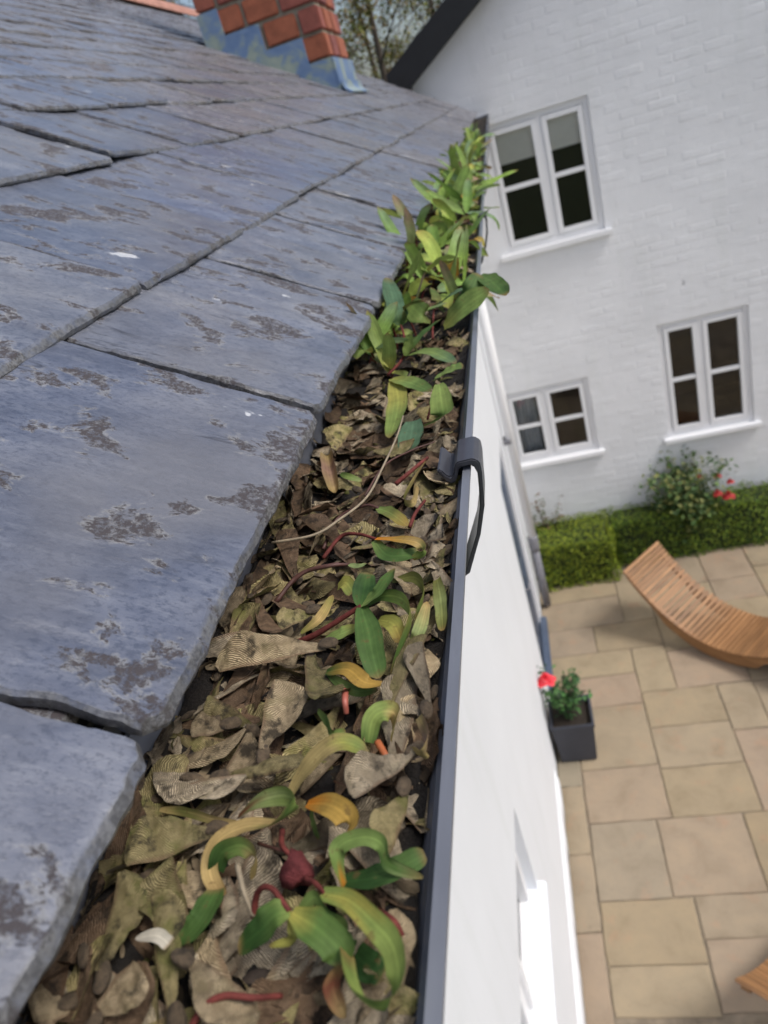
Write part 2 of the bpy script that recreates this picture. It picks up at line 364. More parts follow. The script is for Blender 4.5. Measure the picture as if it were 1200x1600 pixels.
def panel_wall(mb, rects, u0, u1, v0, v1, put, depth):
    # front sheet of a wall between u0..u1, v0..v1 with openings; put(u,v,d) -> point, d = depth behind the face
    us = sorted({u0, u1, *[r[0] for r in rects], *[r[1] for r in rects]}); vs2 = sorted({v0, v1, *[r[2] for r in rects], *[r[3] for r in rects]})
    for i in range(len(us)-1):
        for j in range(len(vs2)-1):
            uc, vc = (us[i]+us[i+1])/2, (vs2[j]+vs2[j+1])/2
            if any(r[0] < uc < r[1] and r[2] < vc < r[3] for r in rects): continue
            mb.quad(put(us[i], vs2[j], 0), put(us[i+1], vs2[j], 0), put(us[i+1], vs2[j+1], 0), put(us[i], vs2[j+1], 0))
    for a, b, c, d in rects:
        for p, q in (((a, c), (b, c)), ((b, c), (b, d)), ((b, d), (a, d)), ((a, d), (a, c))):
            mb.quad(put(*p, 0), put(*q, 0), put(*q, depth), put(*p, depth))

# ------------------------------------------------------------------ ground and patio
g = MB(); g.quad((-400, -400, -0.06), (400, -400, -0.06), (400, 600, -0.06), (-400, 600, -0.06))
tag(g.build('ground', M['earth']), kind='structure')
g = MB(); g.quad((-0.6, -2.5, -0.012), (4.2, -2.5, -0.012), (4.2, 7.1, -0.012), (-0.6, 7.1, -0.012))
patio = tag(g.build('patio', M['joint']), kind='structure')
flags = [(-.47,-.29,2.28,2.84),(-.47,-.29,2.84,3.39),(-.47,-.29,3.39,3.97),(-.47,-.29,3.97,4.5),(-.47,-.29,4.5,5.13),
 (-.285,.295,2.34,2.63),(-.285,.295,2.63,3.04),(-.285,.18,3.04,3.63),(.18,.745,3.05,3.63),(.745,1.3,3.05,3.63),
 (.30,.88,2.36,2.77),(.30,.88,2.77,3.05),(-.285,.29,3.63,4.11),(-.285,.29,4.11,4.76),(-.285,.29,4.76,5.13),
 (.29,.885,3.63,4.06),(.29,.885,4.06,4.47),(.29,.885,4.47,4.87),(.885,1.165,4.36,4.86),(.885,1.48,3.63,4.36),
 (.29,.585,4.87,5.44),(.585,1.165,4.87,5.35),(-.47,.29,5.13,5.45),(.0,.585,5.45,5.83),(-.47,.0,5.45,5.83),
 (-.47,.30,5.83,6.27),(-.47,.30,6.27,6.62),(.30,.585,5.83,6.62),(.585,1.165,5.35,5.93),(.585,1.165,5.93,6.27),(.585,1.165,6.27,6.75),
 (1.165,1.6,5.93,6.27),(1.165,1.6,6.27,6.8),(1.165,1.48,4.36,4.86),(1.165,1.75,4.86,5.45),(1.165,1.6,5.45,5.93),
 (.88,1.3,2.36,3.05),(1.6,2.1,5.93,6.4),(1.6,2.1,6.4,6.8),(1.48,2.05,4.3,4.86),(1.48,2.05,3.63,4.3),(1.3,2.05,3.05,3.63),(1.3,2.05,2.36,3.05),(1.75,2.2,4.86,5.45),(1.6,2.2,5.45,5.93)]
for yy in (-2.4,-1.9,-1.35,-.85,-.3,.25,.8,1.3,1.8):
    xx = -.47
    y1 = 2.31 if yy == 1.8 else yy+.5
    while xx < 4.0:
        ww = random.choice((.4,.55,.7)); flags.append((xx, min(xx+ww, 4.1), yy, y1)); xx += ww
for yy in (2.36, 3.0, 3.6, 4.3, 4.9, 5.45, 6.0, 6.5):
    xx = 2.05 if yy < 4.5 else 2.2
    while xx < 4.0:
        ww = random.choice((.4,.55,.7)); flags.append((xx, min(xx+ww, 4.1), yy, yy+.52)); xx += ww
def flag_mesh(wd, dp, seed):
    j = 0.0035; n = 5; rim = []
    hw, hd = wd/2-j, dp/2-j
    for k in range(4*n):
        s, u = divmod(k, n); u = u/n
        p = [(-hw+2*hw*u, -hd), (hw, -hd+2*hd*u), (hw-2*hw*u, hd), (-hw, hd-2*hd*u)][s]
        q = fbm(p[0]*9+seed, p[1]*9, seed, 3)*0.007
        rim.append((p[0]*(1+q/hw), p[1]*(1+q/hd)))
    v = [(x, y, -0.03) for x, y in rim] + [(x, y, -0.005) for x, y in rim] + [(x*(1-.007/hw), y*(1-.007/hd), 0) for x, y in rim]
    m_ = 4*n; f = []
    for r in range(2): f += [(r*m_+k, r*m_+(k+1) % m_, (r+1)*m_+(k+1) % m_, (r+1)*m_+k) for k in range(m_)]
    f.append(tuple(2*m_+k for k in range(m_)))
    return make_mesh('paving_slab', v, f, M['stone'])
for i, (a, b, c, d) in enumerate(flags):
    o = obj('paving_slab', flag_mesh(b-a, d-c, i*3.7), patio); o.location = ((a+b)/2, (c+d)/2, 0.0+random.uniform(-.002, .002))
    o.rotation_euler = (random.uniform(-.003, .003), random.uniform(-.003, .003), 0)

# ------------------------------------------------------------------ near wing: walls, roof, slates, chimney
WX = -0.47
RIM = 4.525
house = empty('slate_roofed_house', (-2.4, 3.0, 0))
tag(house, 'low white house wing with blue grey slate roof and brick chimney', 'house')
HO = -house.location
door_r = (5.0, 6.0, 0.0, 2.1); win_r = (1.0, 2.2, 1.42, 2.0)
mb = MB()
panel_wall(mb, [door_r, win_r], -1.2, 7.08, 0.0, 4.42, lambda u, v, d: (WX-d, u, v), 0.10)
mb.quad((WX, -1.2, 0), (-4.2, -1.2, 0), (-4.2, -1.2, 4.42), (WX, -1.2, 4.42))
mb.quad((-4.2, -1.2, 0), (-4.2, 7.08, 0), (-4.2, 7.08, 4.42), (-4.2, -1.2, 4.42))
mb.quad((-4.2, 7.08, 0), (WX-.1, 7.08, 0), (WX-.1, 7.08, 4.42), (-4.2, 7.08, 4.42))
mb.quad((WX-.6, -1.2, 0), (WX-.6, 7.08, 0), (WX-.6, 7.08, 4.4), (WX-.6, -1.2, 4.4))
mb.build('wall', M['render'], house, HO)
# lumpy painted plinth that stops at the planter
v = []; f = []; ny = 90
for i in range(ny+1):
    y = -1.2 + (3.97+1.2)*i/ny; e = 0.024 + 0.008*fbm(y*6, 3.1)+0.004*fbm(y*22, 1)
    if i == ny: e = 0.006
    for (dx, z) in ((0.0, 0.002), (e, 0.002), (e*1.05, 0.14), (e*0.75, 0.20+0.01*fbm(y*9, 0)), (0.0, 0.225+0.012*fbm(y*9, 7))): v.append((WX+dx, y, z))
for i in range(ny):
    for k in range(4): a = i*5+k; f.append((a, a+5, a+6, a+1))
f += [tuple(range(5)), tuple(ny*5+k for k in reversed(range(5)))]
obj('plinth', make_mesh('plinth', v, f, M['render'], True), house, HO)
# window in the near wall
wn = MB(); fx = WX-0.055
a, b, c, d = win_r
for y0, y1, z0, z1 in ((a, a+.06, c, d), (b-.06, b, c, d), (a+.06, b-.06, c, c+.06), (a+.06, b-.06, d-.06, d), (1.57, 1.64, c+.06, d-.06)):
    wn.box(fx-.05, fx, y0, y1, z0, z1)
wn.box(fx-.04, fx+.02, 1.64, 1.68, c+.06, d-.06); wn.box(fx-.04, fx+.02, 2.10, 2.14, c+.06, d-.06)
wnear = wn.build('window', M['frame'], house, HO, bevel=.004)
s = MB(); s.box(WX-.10, WX+.040, a-.06, b+.05, c-.07, c-.002); s.build('sill', M['render'], wnear, None, bevel=.008)
for y0, y1 in ((a+.06, 1.57), (1.68, 2.10)):
    p = MB(); p.box(fx-.03, fx-.024, y0, y1, c+.06, d-.06); p.build('pane', M['glass'], wnear)
# blue grey door
dr = MB(); dr.box(WX-.075, WX-.03, 5.07, 5.93, 0.02, 2.03)
for y0, y1 in ((5.17, 5.46), (5.54, 5.83)):
    for z0, z1 in ((.2, .9), (1.1, 1.85)): dr.box(WX-.03, WX-.022, y0, y1, z0, z1)
door = dr.build('door', M['doorpaint'], house, HO, bevel=.004)
h = MB(); h.tube([(WX-.03, 5.16, 1.02), (WX+.02, 5.16, 1.02), (WX+.025, 5.28, 1.02)], .011, 8); h.build('handle', M['pipe'], door)
fr = MB(); fr.box(WX-.095, WX-.012, 5.002, 5.068, 0, 2.098); fr.box(WX-.095, WX-.012, 5.932, 5.998, 0, 2.098); fr.box(WX-.095, WX-.012, 5.068, 5.932, 2.035, 2.098)
fr.build('door_frame', M['frame'], house, HO, bevel=.004)
st = MB(); st.box(WX-.02, WX+.05, 4.98, 6.02, 0.0, 0.06); st.build('door_step', M['doorpaint'], house, HO, bevel=.006)
# eaves
e = MB(); e.box(-.195, -.172, -1.2, 7.08, 4.42, 4.545); e.build('fascia', M['timber'], house, HO)
e = MB(); e.box(WX-.02, -.196, -1.2, 7.08, 4.405, 4.42); e.build('soffit', M['frame'], house, HO)
TH = R_(32.0); EX, EZ = -0.132, 4.56                      # tail top of the eaves course
UP = Vector((-math.cos(TH), 0, math.sin(TH))); NR = Vector((math.sin(TH), 0, math.cos(TH)))
RIDGE = 2.5
T = 0.0070; SL = 0.42
tilt = math.atan(2*T/SL)
dk = MB(); o0 = Vector((EX, 0, EZ)) - NR*(4.2*T)
for yy0, yy1 in ((-1.2, 7.08),):
    pa = o0 + UP*0.03; pb = o0 + UP*(RIDGE+.06)
    th = NR*0.03
    for q in ((pa, pb),):
        dk.add([q[0]+Vector((0, yy0, 0)), q[1]+Vector((0, yy0, 0)), q[1]+Vector((0, yy1, 0)), q[0]+Vector((0, yy1, 0)),
                q[0]-th+Vector((0, yy0, 0)), q[1]-th+Vector((0, yy0, 0)), q[1]-th+Vector((0, yy1, 0)), q[0]-th+Vector((0, yy1, 0))],
               [(0,1,2,3),(7,6,5,4),(0,4,5,1),(1,5,6,2),(2,6,7,3),(3,7,4,0)])
rx = pb.x; pz = pb.z
dk.add([(rx, -1.2, pz), (rx-2.1, -1.2, pz-1.31), (rx-2.1, 7.08, pz-1.31), (rx, 7.08, pz)], [(0,1,2,3)])
roof = dk.build('roof', M['felt'], house, HO)
courses = [0, .165, .363, .54, .69, .81, .93, 1.05, 1.17]
while courses[-1] < RIDGE-.14: courses.append(courses[-1]+.13)
def slate_mesh(seed, nx, ny, wd=0.2520, chip=1.0):
    hx = wd/2; vis = 0.24
    ys = [vis*(j/ny)**1.35 for j in range(ny+1)] + [SL]
    if ny < 20: ys = [0, .003, .0062, .012, .035, .07, .11, .15, .19, .22, .24, SL]; ny = 10
    xs = [-hx + wd*(0.4*(i/nx)+0.6*(0.5-0.5*math.cos(math.pi*i/nx))) for i in range(nx+1)]
    v = []; f = []; ed = []
    W_ = nx+1
    for j, y in enumerate(ys):
        for i, x in enumerate(xs):
            dx = min(x+hx, hx-x); dl = y; de = min(dx*1.3, dl)
            tail = (0.0022*fbm(x*9, seed, 1.0)+0.0010*fbm(x*45, seed, 3.0)+.0006*fbm(x*140, seed, 4.0))*max(0, 1-y/0.05)*chip
            # knocked corners
            cr = max(0, 0.006-dx)*max(0, 1-y/0.022)*(0.9 if noise.noise(Vector((seed*3.1, math.copysign(1, x)*5, 2))) > -.15 else 0.15)*chip
            side = (0.0024*fbm(y*16, seed, 5.0+math.copysign(2, x))+0.0012*fbm(y*70, seed, 8.0+math.copysign(2, x)))*chip
            xo = x + (side*max(0, 1-dx/0.02))
            bw = 0.0028+0.0016*fbm(x*22, y*10, seed, 3)
            bev = 0.0
            rgh = 0.0008*fbm(x*130, y*130, seed, 3)
            if dl < bw: bev = (1-dl/bw)*0.0036 + rgh*.8
            if dx < bw*.42: bev = max(bev, (1-dx/(bw*.42))*0.0018 + rgh*.5)
            z = -bev*chip + 0.0008*fbm(x*7, y*4, seed, 3) + 0.0005*fbm(x*50, y*14, seed, 4)
            # flaked terraces
            tr = fbm(x*11+seed, y*5, seed*.3, 4)
            z -= 0.0009*(1 if tr > 0.18 else 0)
            v.append((xo, y+tail+cr, z)); ed.append(1.0 if (dl < bw or dx < bw*.42) else max(0.0, .45-(de-bw)/0.03))
    n0 = len(v)
    for j in range(ny+1):
        for i in range(nx): a = j*W_+i; f.append((a, a+1, a+1+W_, a+W_))
    # rim: tail and two sides, dropped to the underside
    rim = [i for i in range(W_)] + [j*W_+nx for j in range(1, ny+2)] + [(ny+1)*W_+i for i in range(nx-1, -1, -1)] + [j*W_ for j in range(ny, 0, -1)]
    m1 = len(v)
    for k in rim:
        p = v[k]; q = 0.0012*fbm(p[0]*60, p[1]*60, seed+9, 2)
        sx = -math.copysign(1, p[0])*0.0 ; v.append((p[0]*(1+q*4), p[1]+q*.5, min(p[2]-.0004, -T*0.82))); ed.append(1.0)
    m2 = len(v)
    for k in rim: p = v[k]; v.append((p[0]*.995, p[1]+(0.002 if p[1] < .02 else 0), -T)); ed.append(0.8)
    nr = len(rim)
    for k in range(nr):
        k2 = (k+1) % nr
        f.append((rim[k2], rim[k], m1+k, m1+k2)); f.append((m1+k2, m1+k, m2+k, m2+k2))
    f.append(tuple(m2+k for k in reversed(range(nr))))
    me = make_mesh('slate', v, f, M['slate'] if nx > 20 else M['slate_grey'], False, edge=ed)
    me.polygons.foreach_set('use_smooth', [True]*len(me.polygons))
    me.set_sharp_from_angle(angle=R_(26))
    return me
hi = [slate_mesh(i*1.73+.4, 84, 56) for i in range(16)]
lo = [slate_mesh(i*2.31+.9, 14, 10, chip=1.15) for i in range(9)]
slots = []
BXD = Vector((0, 1, 0))
for n, s in enumerate(courses):
    k0 = -5
    off = 0.150 + (0.122 if n % 2 else 0.0) + random.uniform(-.012, .012)*(n > 1)
    for k in range(k0, 28):
        yc = off + 0.2590*(k+.5)
        if yc < -1.1 or yc > 6.97: continue
        slots.append((s, yc, n, k))
def slate_matrix(s, yc, n, k, rnd):
    ang = TH - tilt
    up = Vector((-math.cos(ang), 0, math.sin(ang))); nr = Vector((math.sin(ang), 0, math.cos(ang)))
    m = Matrix((BXD, up, nr)).transposed()      # local x along the eaves, y up the slope, z out
    m = Matrix((-BXD, up, nr)).transposed() if m.determinant() < 0 else m
    p = Vector((EX, yc, EZ)) + UP*(s + rnd.uniform(-.004, .004)*(1 if n else .3)) + NR*rnd.uniform(0, .003 if n else .0012)
    rot = Matrix.Rotation(rnd.gauss(0, .007 if n else .003), 4, 'Z') @ Matrix.Rotation(rnd.gauss(0, .010), 4, 'Y') @ Matrix.Rotation(rnd.gauss(0, .002), 4, 'X')
    return Matrix.Translation(p) @ m.to_4x4() @ rot
rnd = random.Random(11)
CH = (-1.195, -0.6576, 3.85, 4.36)                     # chimney footprint x0,x1,y0,y1
def in_chimney(s, yc): 
    p = Vector((EX, yc, EZ)) + UP*(s+.08)
    return CH[0] < p.x < CH[1] and CH[2]-.02 < yc < CH[3]+.02
slots = [q for q in slots if not in_chimney(q[0], q[1])]
slots.sort(key=lambda q: (Vector((EX, q[1], EZ)) + UP*q[0] - Vector((0, 0, CZ))).length + (3 if q[1] < -.15 else 0))
far_v = []; far_f = []; far_e = []
for i, (s, yc, n, k) in enumerate(slots):
    mw = slate_matrix(s, yc, n, k, rnd)
    if i == 0: pass
    if i < 300:
        me = hi[(n*7+k*5) % 16] if i < 60 else lo[(n*5+k*3) % 9]
        o = obj('slate', me, roof); o.matrix_local = mw
    else:
        me = lo[(n*5+k*3) % 9]; b0 = len(far_v)
        far_v += [mw @ q.co for q in me.vertices]; far_f += [tuple(b0+x for x in p.vertices) for p in me.polygons]; far_e += [0.3]*len(me.vertices)
me = make_mesh('upper_slates', far_v, far_f, M['slate_grey'], True, edge=far_e); me.set_sharp_from_angle(angle=R_(38))
tag(obj('upper_slates', me, roof), kind='stuff')
# doubled under-eaves course showing in the gaps
for k in range(-4, 27):
    yc = 0.150 + 0.122 + 0.259*(k+.5); me = hi[(k*3) % 16] if k < 4 else lo[k % 9]
    mw = slate_matrix(0, yc, 0, k, rnd); mw.translation += -NR*(T+.0025) + UP*(.030 if k == -1 else .055)
    o = obj('under_slate', me, roof); o.matrix_local = mw @ Matrix.Diagonal((1, .9, 1, 1))
# ridge
for k in range(18):
    rd = MB(); y0 = -1.2+.46*k; p = Vector((EX, 0, EZ))+UP*(RIDGE-.02); pr = []
    cx, cz = p.x-.03, p.z-.05
    arc = [(cx+.13*math.cos(t), cz+.13*math.sin(t)*.9) for t in [R_(8+164*i/8) for i in range(9)]]
    arc2 = [(cx+.115*math.cos(t), cz+.115*math.sin(t)*.9) for t in [R_(8+164*i/8) for i in reversed(range(9))]]
    rd.prism(arc+arc2, y0, y0+.452); rd.build('ridge_tile', M['tile'], roof)
# chimney
x0, x1, y0, y1 = CH
def roof_z(x): return EZ + (EX-x)*math.tan(TH)
zr = [at_y(491.7, 3.5, 3.85).z, at_y(500.5, 49, 3.85).z, at_y(512.7, 90.3, 3.85).z]
ph = (zr[0]-zr[2])/2
rows = [zr[2]+ph*k for k in range(-3, 9)]
core = MB(); core.box(x0+.012, x1-.012, y0+.012, y1-.012, 4.3, rows[-1]+.1)
chim = core.build('chimney', M['mortar'], house, HO)
mj = 0.012
step_x = {}
def brick(mb, bx0, bx1, by0, by1, z0, z1, seed):
    # slightly worn block: bevelled box
    j = 0.003
    mb.box(bx0+random.uniform(0, j), bx1-random.uniform(0, j), by0+random.uniform(0, j), by1-random.uniform(0, j), z0+random.uniform(0, j), z1-random.uniform(0, j))
bl = 0.167
for r in range(len(rows)):
    z0 = rows[r]+mj/2; z1 = rows[r]+ph-mj/2
    # near and far faces
    for fy0, fy1 in ((y0-.004, y0+.10), (y1-.10, y1+.004)):
        xx = x1 - (0 if r % 2 else bl*.45); first = True
        xx = x1
        while xx > x0+.01:
            ln = bl*(.62 if (first and r % 2 == 0) else 1.0); first = False
            xa = max(x0, xx-ln)
            if z1 > roof_z(xa)-.02 and z1 - roof_z((xa+xx)/2) > 0.02:
                bmb = MB(); brick(bmb, xa+mj/2 if xa > x0 else xa, xx-(0 if xx == x1 else mj/2), fy0, fy1, z0, z1, r); bmb.build('brick', M['brick'], chim, None, bevel=.006)
            xx -= ln
    yy = y0+.105
    while yy < y1-.11:
        ye = min(yy+bl, y1-.105)
        if z1 > roof_z(x1): bmb = MB(); brick(bmb, x1-.10, x1+.004, yy+mj/2, ye-mj/2, z0, z1, r); bmb.build('brick', M['brick'], chim, None, bevel=.006)
        yy += bl
# stepped lead flashing on the near face, apron at the front
fl = MB(); fy = y0-.010
nst = 5; xs_ = x1+.006
corner_z = roof_z(x1)
edges = []
xcur = x1+.006
prev_bottom = rows[3] if False else None
steps = []
for r in range(-1, len(rows)):
    pass
def flash_top(x):
    # top of the step: the first brick joint at least 0.07 above the slates at the upper end of that step
    need = roof_z(x)+.045
    for z in rows:
        if z >= need: return z - .001
    return rows[-1]
segs = []; nsg = 60
for i in range(nsg):
    xa = xs_ - (xs_-(x0-.004))*i/nsg; xb = xs_ - (xs_-(x0-.004))*(i+1)/nsg
    tz = flash_top(xa-.04)
    fl.box(xb, xa, fy, fy+.008, roof_z(xa)-.05, tz)
bm = bmesh.new(); me = make_mesh('t', fl.v, fl.f); bm.from_mesh(me); bmesh.ops.remove_doubles(bm, verts=bm.verts, dist=.0004)
bm.to_mesh(me); bm.free(); me.materials.append(M['lead']); me.name = 'side_flashing'
obj('side_flashing', me, chim)
ap = MB(); zt = rows[3]+.0 if False else flash_top(x1-.06)
ap.box(x1+.002, x1+.012, y0-.012, y1+.012, roof_z(x1)-.03, zr[2]-.002)
na = 8; pa = []
for i in range(na+1):
    u = i/na; s0 = (EX-x1)/math.cos(TH); pp = Vector((EX, 0, EZ)) + UP*(s0-.06*u) + NR*(.009+.03*(1-u)**4)
    pa.append((pp.x+.004*(1-u), pp.z))
ap.prism(pa+[(x-.004, z-.006) for x, z in reversed(pa)], y0-.02, y1+.03)
ap.build('apron_flashing', M['lead'], chim, None)

# ------------------------------------------------------------------ far gabled house
D = 7.1
gh = empty('gabled_house', (2.0, 9.0, 0)); GO = -gh.location
tag(gh, 'tall white painted brick house with white casement windows and black bargeboard', 'house')
GX0, GX1 = -0.62, 5.6; AXP = (GX0+GX1)/2
def gab_z(x): return 4.90 + 0.62*(min(x, 2*AXP-x)+0.60)
W1 = (-.13, .755, CZ-1.34, CZ-.265); W2 = (1.085, 1.885, CZ-3.49, CZ-2.315); W3 = (-.452, .40, CZ-3.46, CZ-2.66)
mb = MB(); put = lambda u, v, d: (u, D+d, v)
panel_wall(mb, [W1, W2, W3], GX0, GX1, 0, 4.88, put, .09)
for i in range(12):
    xa = GX0+(GX1-GX0)*i/12; xb = GX0+(GX1-GX0)*(i+1)/12
    mb.add([(xa, D, 4.88), (xb, D, 4.88), (xb, D, gab_z(xb)), (xa, D, gab_z(xa))], [(0,1,2,3)])
mb.quad((GX0, D, 0), (GX0, 13, 0), (GX0, 13, 4.88), (GX0, D, 4.88)); mb.quad((GX1, D, 0), (GX1, 13, 0), (GX1, 13, 4.88), (GX1, D, 4.88))
mb.quad((GX0, 13, 0), (GX1, 13, 0), (GX1, 13, 4.88), (GX0, 13, 4.88))
gwall = mb.build('wall', M['wall'], gh, GO)
# painted brick relief, worn and uneven
bk = MB(); ch, cl = .0745, .228; rb = random.Random(3)
row = 0; z = .0
while z < 7.2:
    x = GX0 - (cl/2 if row % 2 else 0)
    while x < 3.2:
        a, b = max(x+.004, GX0+.002), min(x+cl-.004, 3.2); zz0, zz1 = z+.0035, z+ch-.0035
        ok = b-a > .03 and zz1 < gab_z(a)-.02 and zz1 < gab_z(b)-.02
        segs = [(a, b)]
        for (u0, u1, v0, v1) in (W1, W2, W3):
            if zz1 > v0-.06 and zz0 < v1+.005:
                ns = []
                for (p, q) in segs:
                    if q <= u0-.02 or p >= u1+.02: ns.append((p, q)); continue
                    if p < u0-.05: ns.append((p, u0-.006))
                    if q > u1+.05: ns.append((u1+.006, q))
                segs = ns
        if ok:
            for a, b in segs:
                h = rb.uniform(.0005, .0011); i_ = .010; t1, t2 = rb.uniform(-.0012, .0012), rb.uniform(-.0012, .0012)
                bk.add([(a, D-.0002, zz0), (b, D-.0002, zz0), (b, D-.0002, zz1), (a, D-.0002, zz1), (a+i_, D-h+t1, zz0+i_), (b-i_, D-h+t2, zz0+i_), (b-i_, D-h+t2, zz1-i_), (a+i_, D-h+t1, zz1-i_)],
                       [(4,5,6,7),(0,1,5,4),(1,2,6,5),(2,3,7,6),(3,0,4,7)])
        x += cl
    z += ch; row += 1
tag(bk.build('brickwork', M['wall'], gh, GO), kind='stuff')
def far_window(r, room, split=.5, label=None):
    x0, x1, z0, z1 = r; yf = D+.025; f = MB(); t = .05
    xm = x0+(x1-x0)*split; zm = (z0+z1)/2
    for a, b, c, d in ((x0, x0+t, z0, z1), (x1-t, x1, z0, z1), (x0+t, x1-t, z1-t, z1), (x0+t, x1-t, z0, z0+t)): f.box(a, b, yf, yf+.07, c, d)
    f.box(xm-.026, xm+.026, yf, yf+.07, z0+t, z1-t)
    wo_ = f.build('window', M['frame'], gh, GO, bevel=.004)
    # casements with a bar each
    for ca, cb in ((x0+t, xm-.022), (xm+.022, x1-t)):
        s = MB(); q = .042; a0, a1, c0, c1 = ca+.003, cb-.003, z0+t+.003, z1-t-.003
        s.box(a0, a0+q, yf-.012, yf+.04, c0, c1); s.box(a1-q, a1, yf-.012, yf+.04, c0, c1); s.box(a0+q, a1-q, yf-.012, yf+.04, c0, c0+q); s.box(a0+q, a1-q, yf-.012, yf+.04, c1-q, c1)
        s.build('casement', M['frame'], wo_, None, bevel=.003)
        bb = MB(); bb.box(a0+q, a1-q, yf-.008, yf+.03, zm-.019, zm+.019); bb.build('glazing_bar', M['frame'], wo_, None, bevel=.003)
        for c, d in ((c0+q, zm-.019), (zm+.019, c1-q)):
            p = MB(); p.box(a0+q, a1-q, yf+.008, yf+.012, c, d); p.build('pane', M['glass'], wo_)
    s = MB(); s.box(x0-.05, x1+.05, D-.055, D+.06, z0-.05, z0-.001); s.build('sill', M['frame'], wo_, None, bevel=.006)
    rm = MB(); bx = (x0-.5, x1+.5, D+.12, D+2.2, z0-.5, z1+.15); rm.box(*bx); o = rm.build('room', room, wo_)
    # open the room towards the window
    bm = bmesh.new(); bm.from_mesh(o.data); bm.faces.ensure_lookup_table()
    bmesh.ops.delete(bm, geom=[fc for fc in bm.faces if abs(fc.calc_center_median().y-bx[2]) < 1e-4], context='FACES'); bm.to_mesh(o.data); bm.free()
    return wo_
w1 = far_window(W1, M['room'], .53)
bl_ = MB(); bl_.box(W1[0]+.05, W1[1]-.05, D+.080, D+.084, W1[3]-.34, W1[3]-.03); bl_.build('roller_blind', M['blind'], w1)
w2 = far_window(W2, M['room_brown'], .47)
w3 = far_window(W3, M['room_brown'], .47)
cu = MB()
for i in range(9):
    xa = W3[0]+.10+.024*i; cu.add([(xa, D+.16+.015*(i % 2), W3[2]), (xa+.024, D+.16+.015*((i+1) % 2), W3[2]), (xa+.024, D+.16+.015*((i+1) % 2), W3[3]), (xa, D+.16+.015*(i % 2), W3[3])], [(0,1,2,3)])
cu.build('curtain', M['curtain'], w3)
# verge: bargeboards, soffit, roof slab
for sgn in (0, 1):
    mir = (lambda x: x) if sgn == 0 else (lambda x: 2*AXP-x)
    xa, xb = GX0-.17, AXP
    za, zb = gab_z(xa), gab_z(xb)
    bb = MB(); y_0, y_1 = D-.16, D-.125
    P = [(xa, za-.0), (xb, zb-.0), (xb, zb+.24), (xa, za+.24)]
    bb.add([(mir(x), y_0, z) for x, z in P]+[(mir(x), y_1, z) for x, z in P], [(0,1,2,3),(7,6,5,4),(0,4,5,1),(1,5,6,2),(2,6,7,3),(3,7,4,0)])
    bb.build('bargeboard', M['black'], gh, GO)
    bb = MB(); P = [(xa, za+.05), (xb, zb+.05), (xb, zb+.20), (xa, za+.20)]
    bb.add([(mir(x), y_1+.001, z) for x, z in P]+[(mir(x), 13.1, z) for x, z in P], [(0,1,2,3),(7,6,5,4),(0,4,5,1),(1,5,6,2),(2,6,7,3),(3,7,4,0)])
    bb.build('roof_slope', M['felt'], gh, GO)

# ------------------------------------------------------------------ gutter
gut = empty('gutter', (-.11, 3.0, RIM-.07)); UO = -gut.location
tag(gut, 'dark grey plastic eaves gutter packed with dead leaves and seedlings', 'gutter')
prof = [(-.0525,0),(-.0483,0),(-.0481,-.0008),(-.0486,-.0030),(-.0565,-.0075),(-.0685,-.035),(-.083,-.058),(-.108,-.070),(-.140,-.066),(-.163,-.045),(-.169,-.01),(-.169,.012),
        (-.1665,.012),(-.1665,-.01),(-.1605,-.044),(-.139,-.0635),(-.108,-.0675),(-.085,-.056),(-.0710,-.035),(-.0583,-.0105),(-.0530,-.006)]
ch_ = MB(); n = len(prof); seg = 60
for i in range(seg+1):
    y = -.6 + 7.66*i/seg
    for x, z in prof: ch_.v.append(Vector((x+.0003*fbm(y*3, 2), y, RIM+z+.0002*fbm(y*2.3, 5))))
for i in range(seg):
    for k in range(n): a = i*n+k; b = i*n+(k+1) % n; ch_.f.append((a, b, b+n, a+n))
ch_.f += [tuple(range(n)), tuple(seg*n+k for k in reversed(range(n)))]
go = ch_.build('channel', M['gutter'], gut, UO, smooth=True); go.data.set_sharp_from_angle(angle=R_(30))
se = MB(); se.prism([(x, RIM+z-.001) for x, z in prof[1:11]], 7.062, 7.070); se.build('stop_end', M['gutter'], gut, UO)
clip = [(-.0685,.0046),(-.0660,.0036),(-.0638,-.0004),(-.0615,-.0022),(-.0592,-.0008),(-.0578,.0030),(-.0562,.0060),(-.0545,.0070),(-.0455,.0074),(-.0425,.0060),(-.0408,.0030),(-.0410,-.003),
        (-.0426,-.012),(-.0454,-.024),(-.0516,-.042),(-.0636,-.067),(-.083,-.0785),(-.108,-.0805),
        (-.108,-.0775),(-.084,-.0755),(-.0660,-.0655),(-.0542,-.042),(-.0482,-.024),(-.0454,-.012),(-.0440,-.003),(-.0455,.0022),(-.0480,.0030),(-.0545,.0028),(-.0562,-.001),(-.0580,-.0050),(-.0615,-.0068),(-.0650,-.0045),(-.0672,-.0002),(-.0690,.0010)]
for yb in (.365, 1.27, 2.17, 3.07, 3.97, 4.9, 5.8, 6.7):
    bb = MB(); bb.prism([(-.0505+(x+.0505)*(.86 if z > -.02 else 1), RIM+z*(.85 if z > 0 else 1)) for x, z in clip], yb, yb+.031)
    o = bb.build('bracket', M['bracket'], gut, UO, bevel=.0008); o.data.polygons.foreach_set('use_smooth', [True]*len(o.data.polygons)); o.data.set_sharp_from_angle(angle=R_(40))

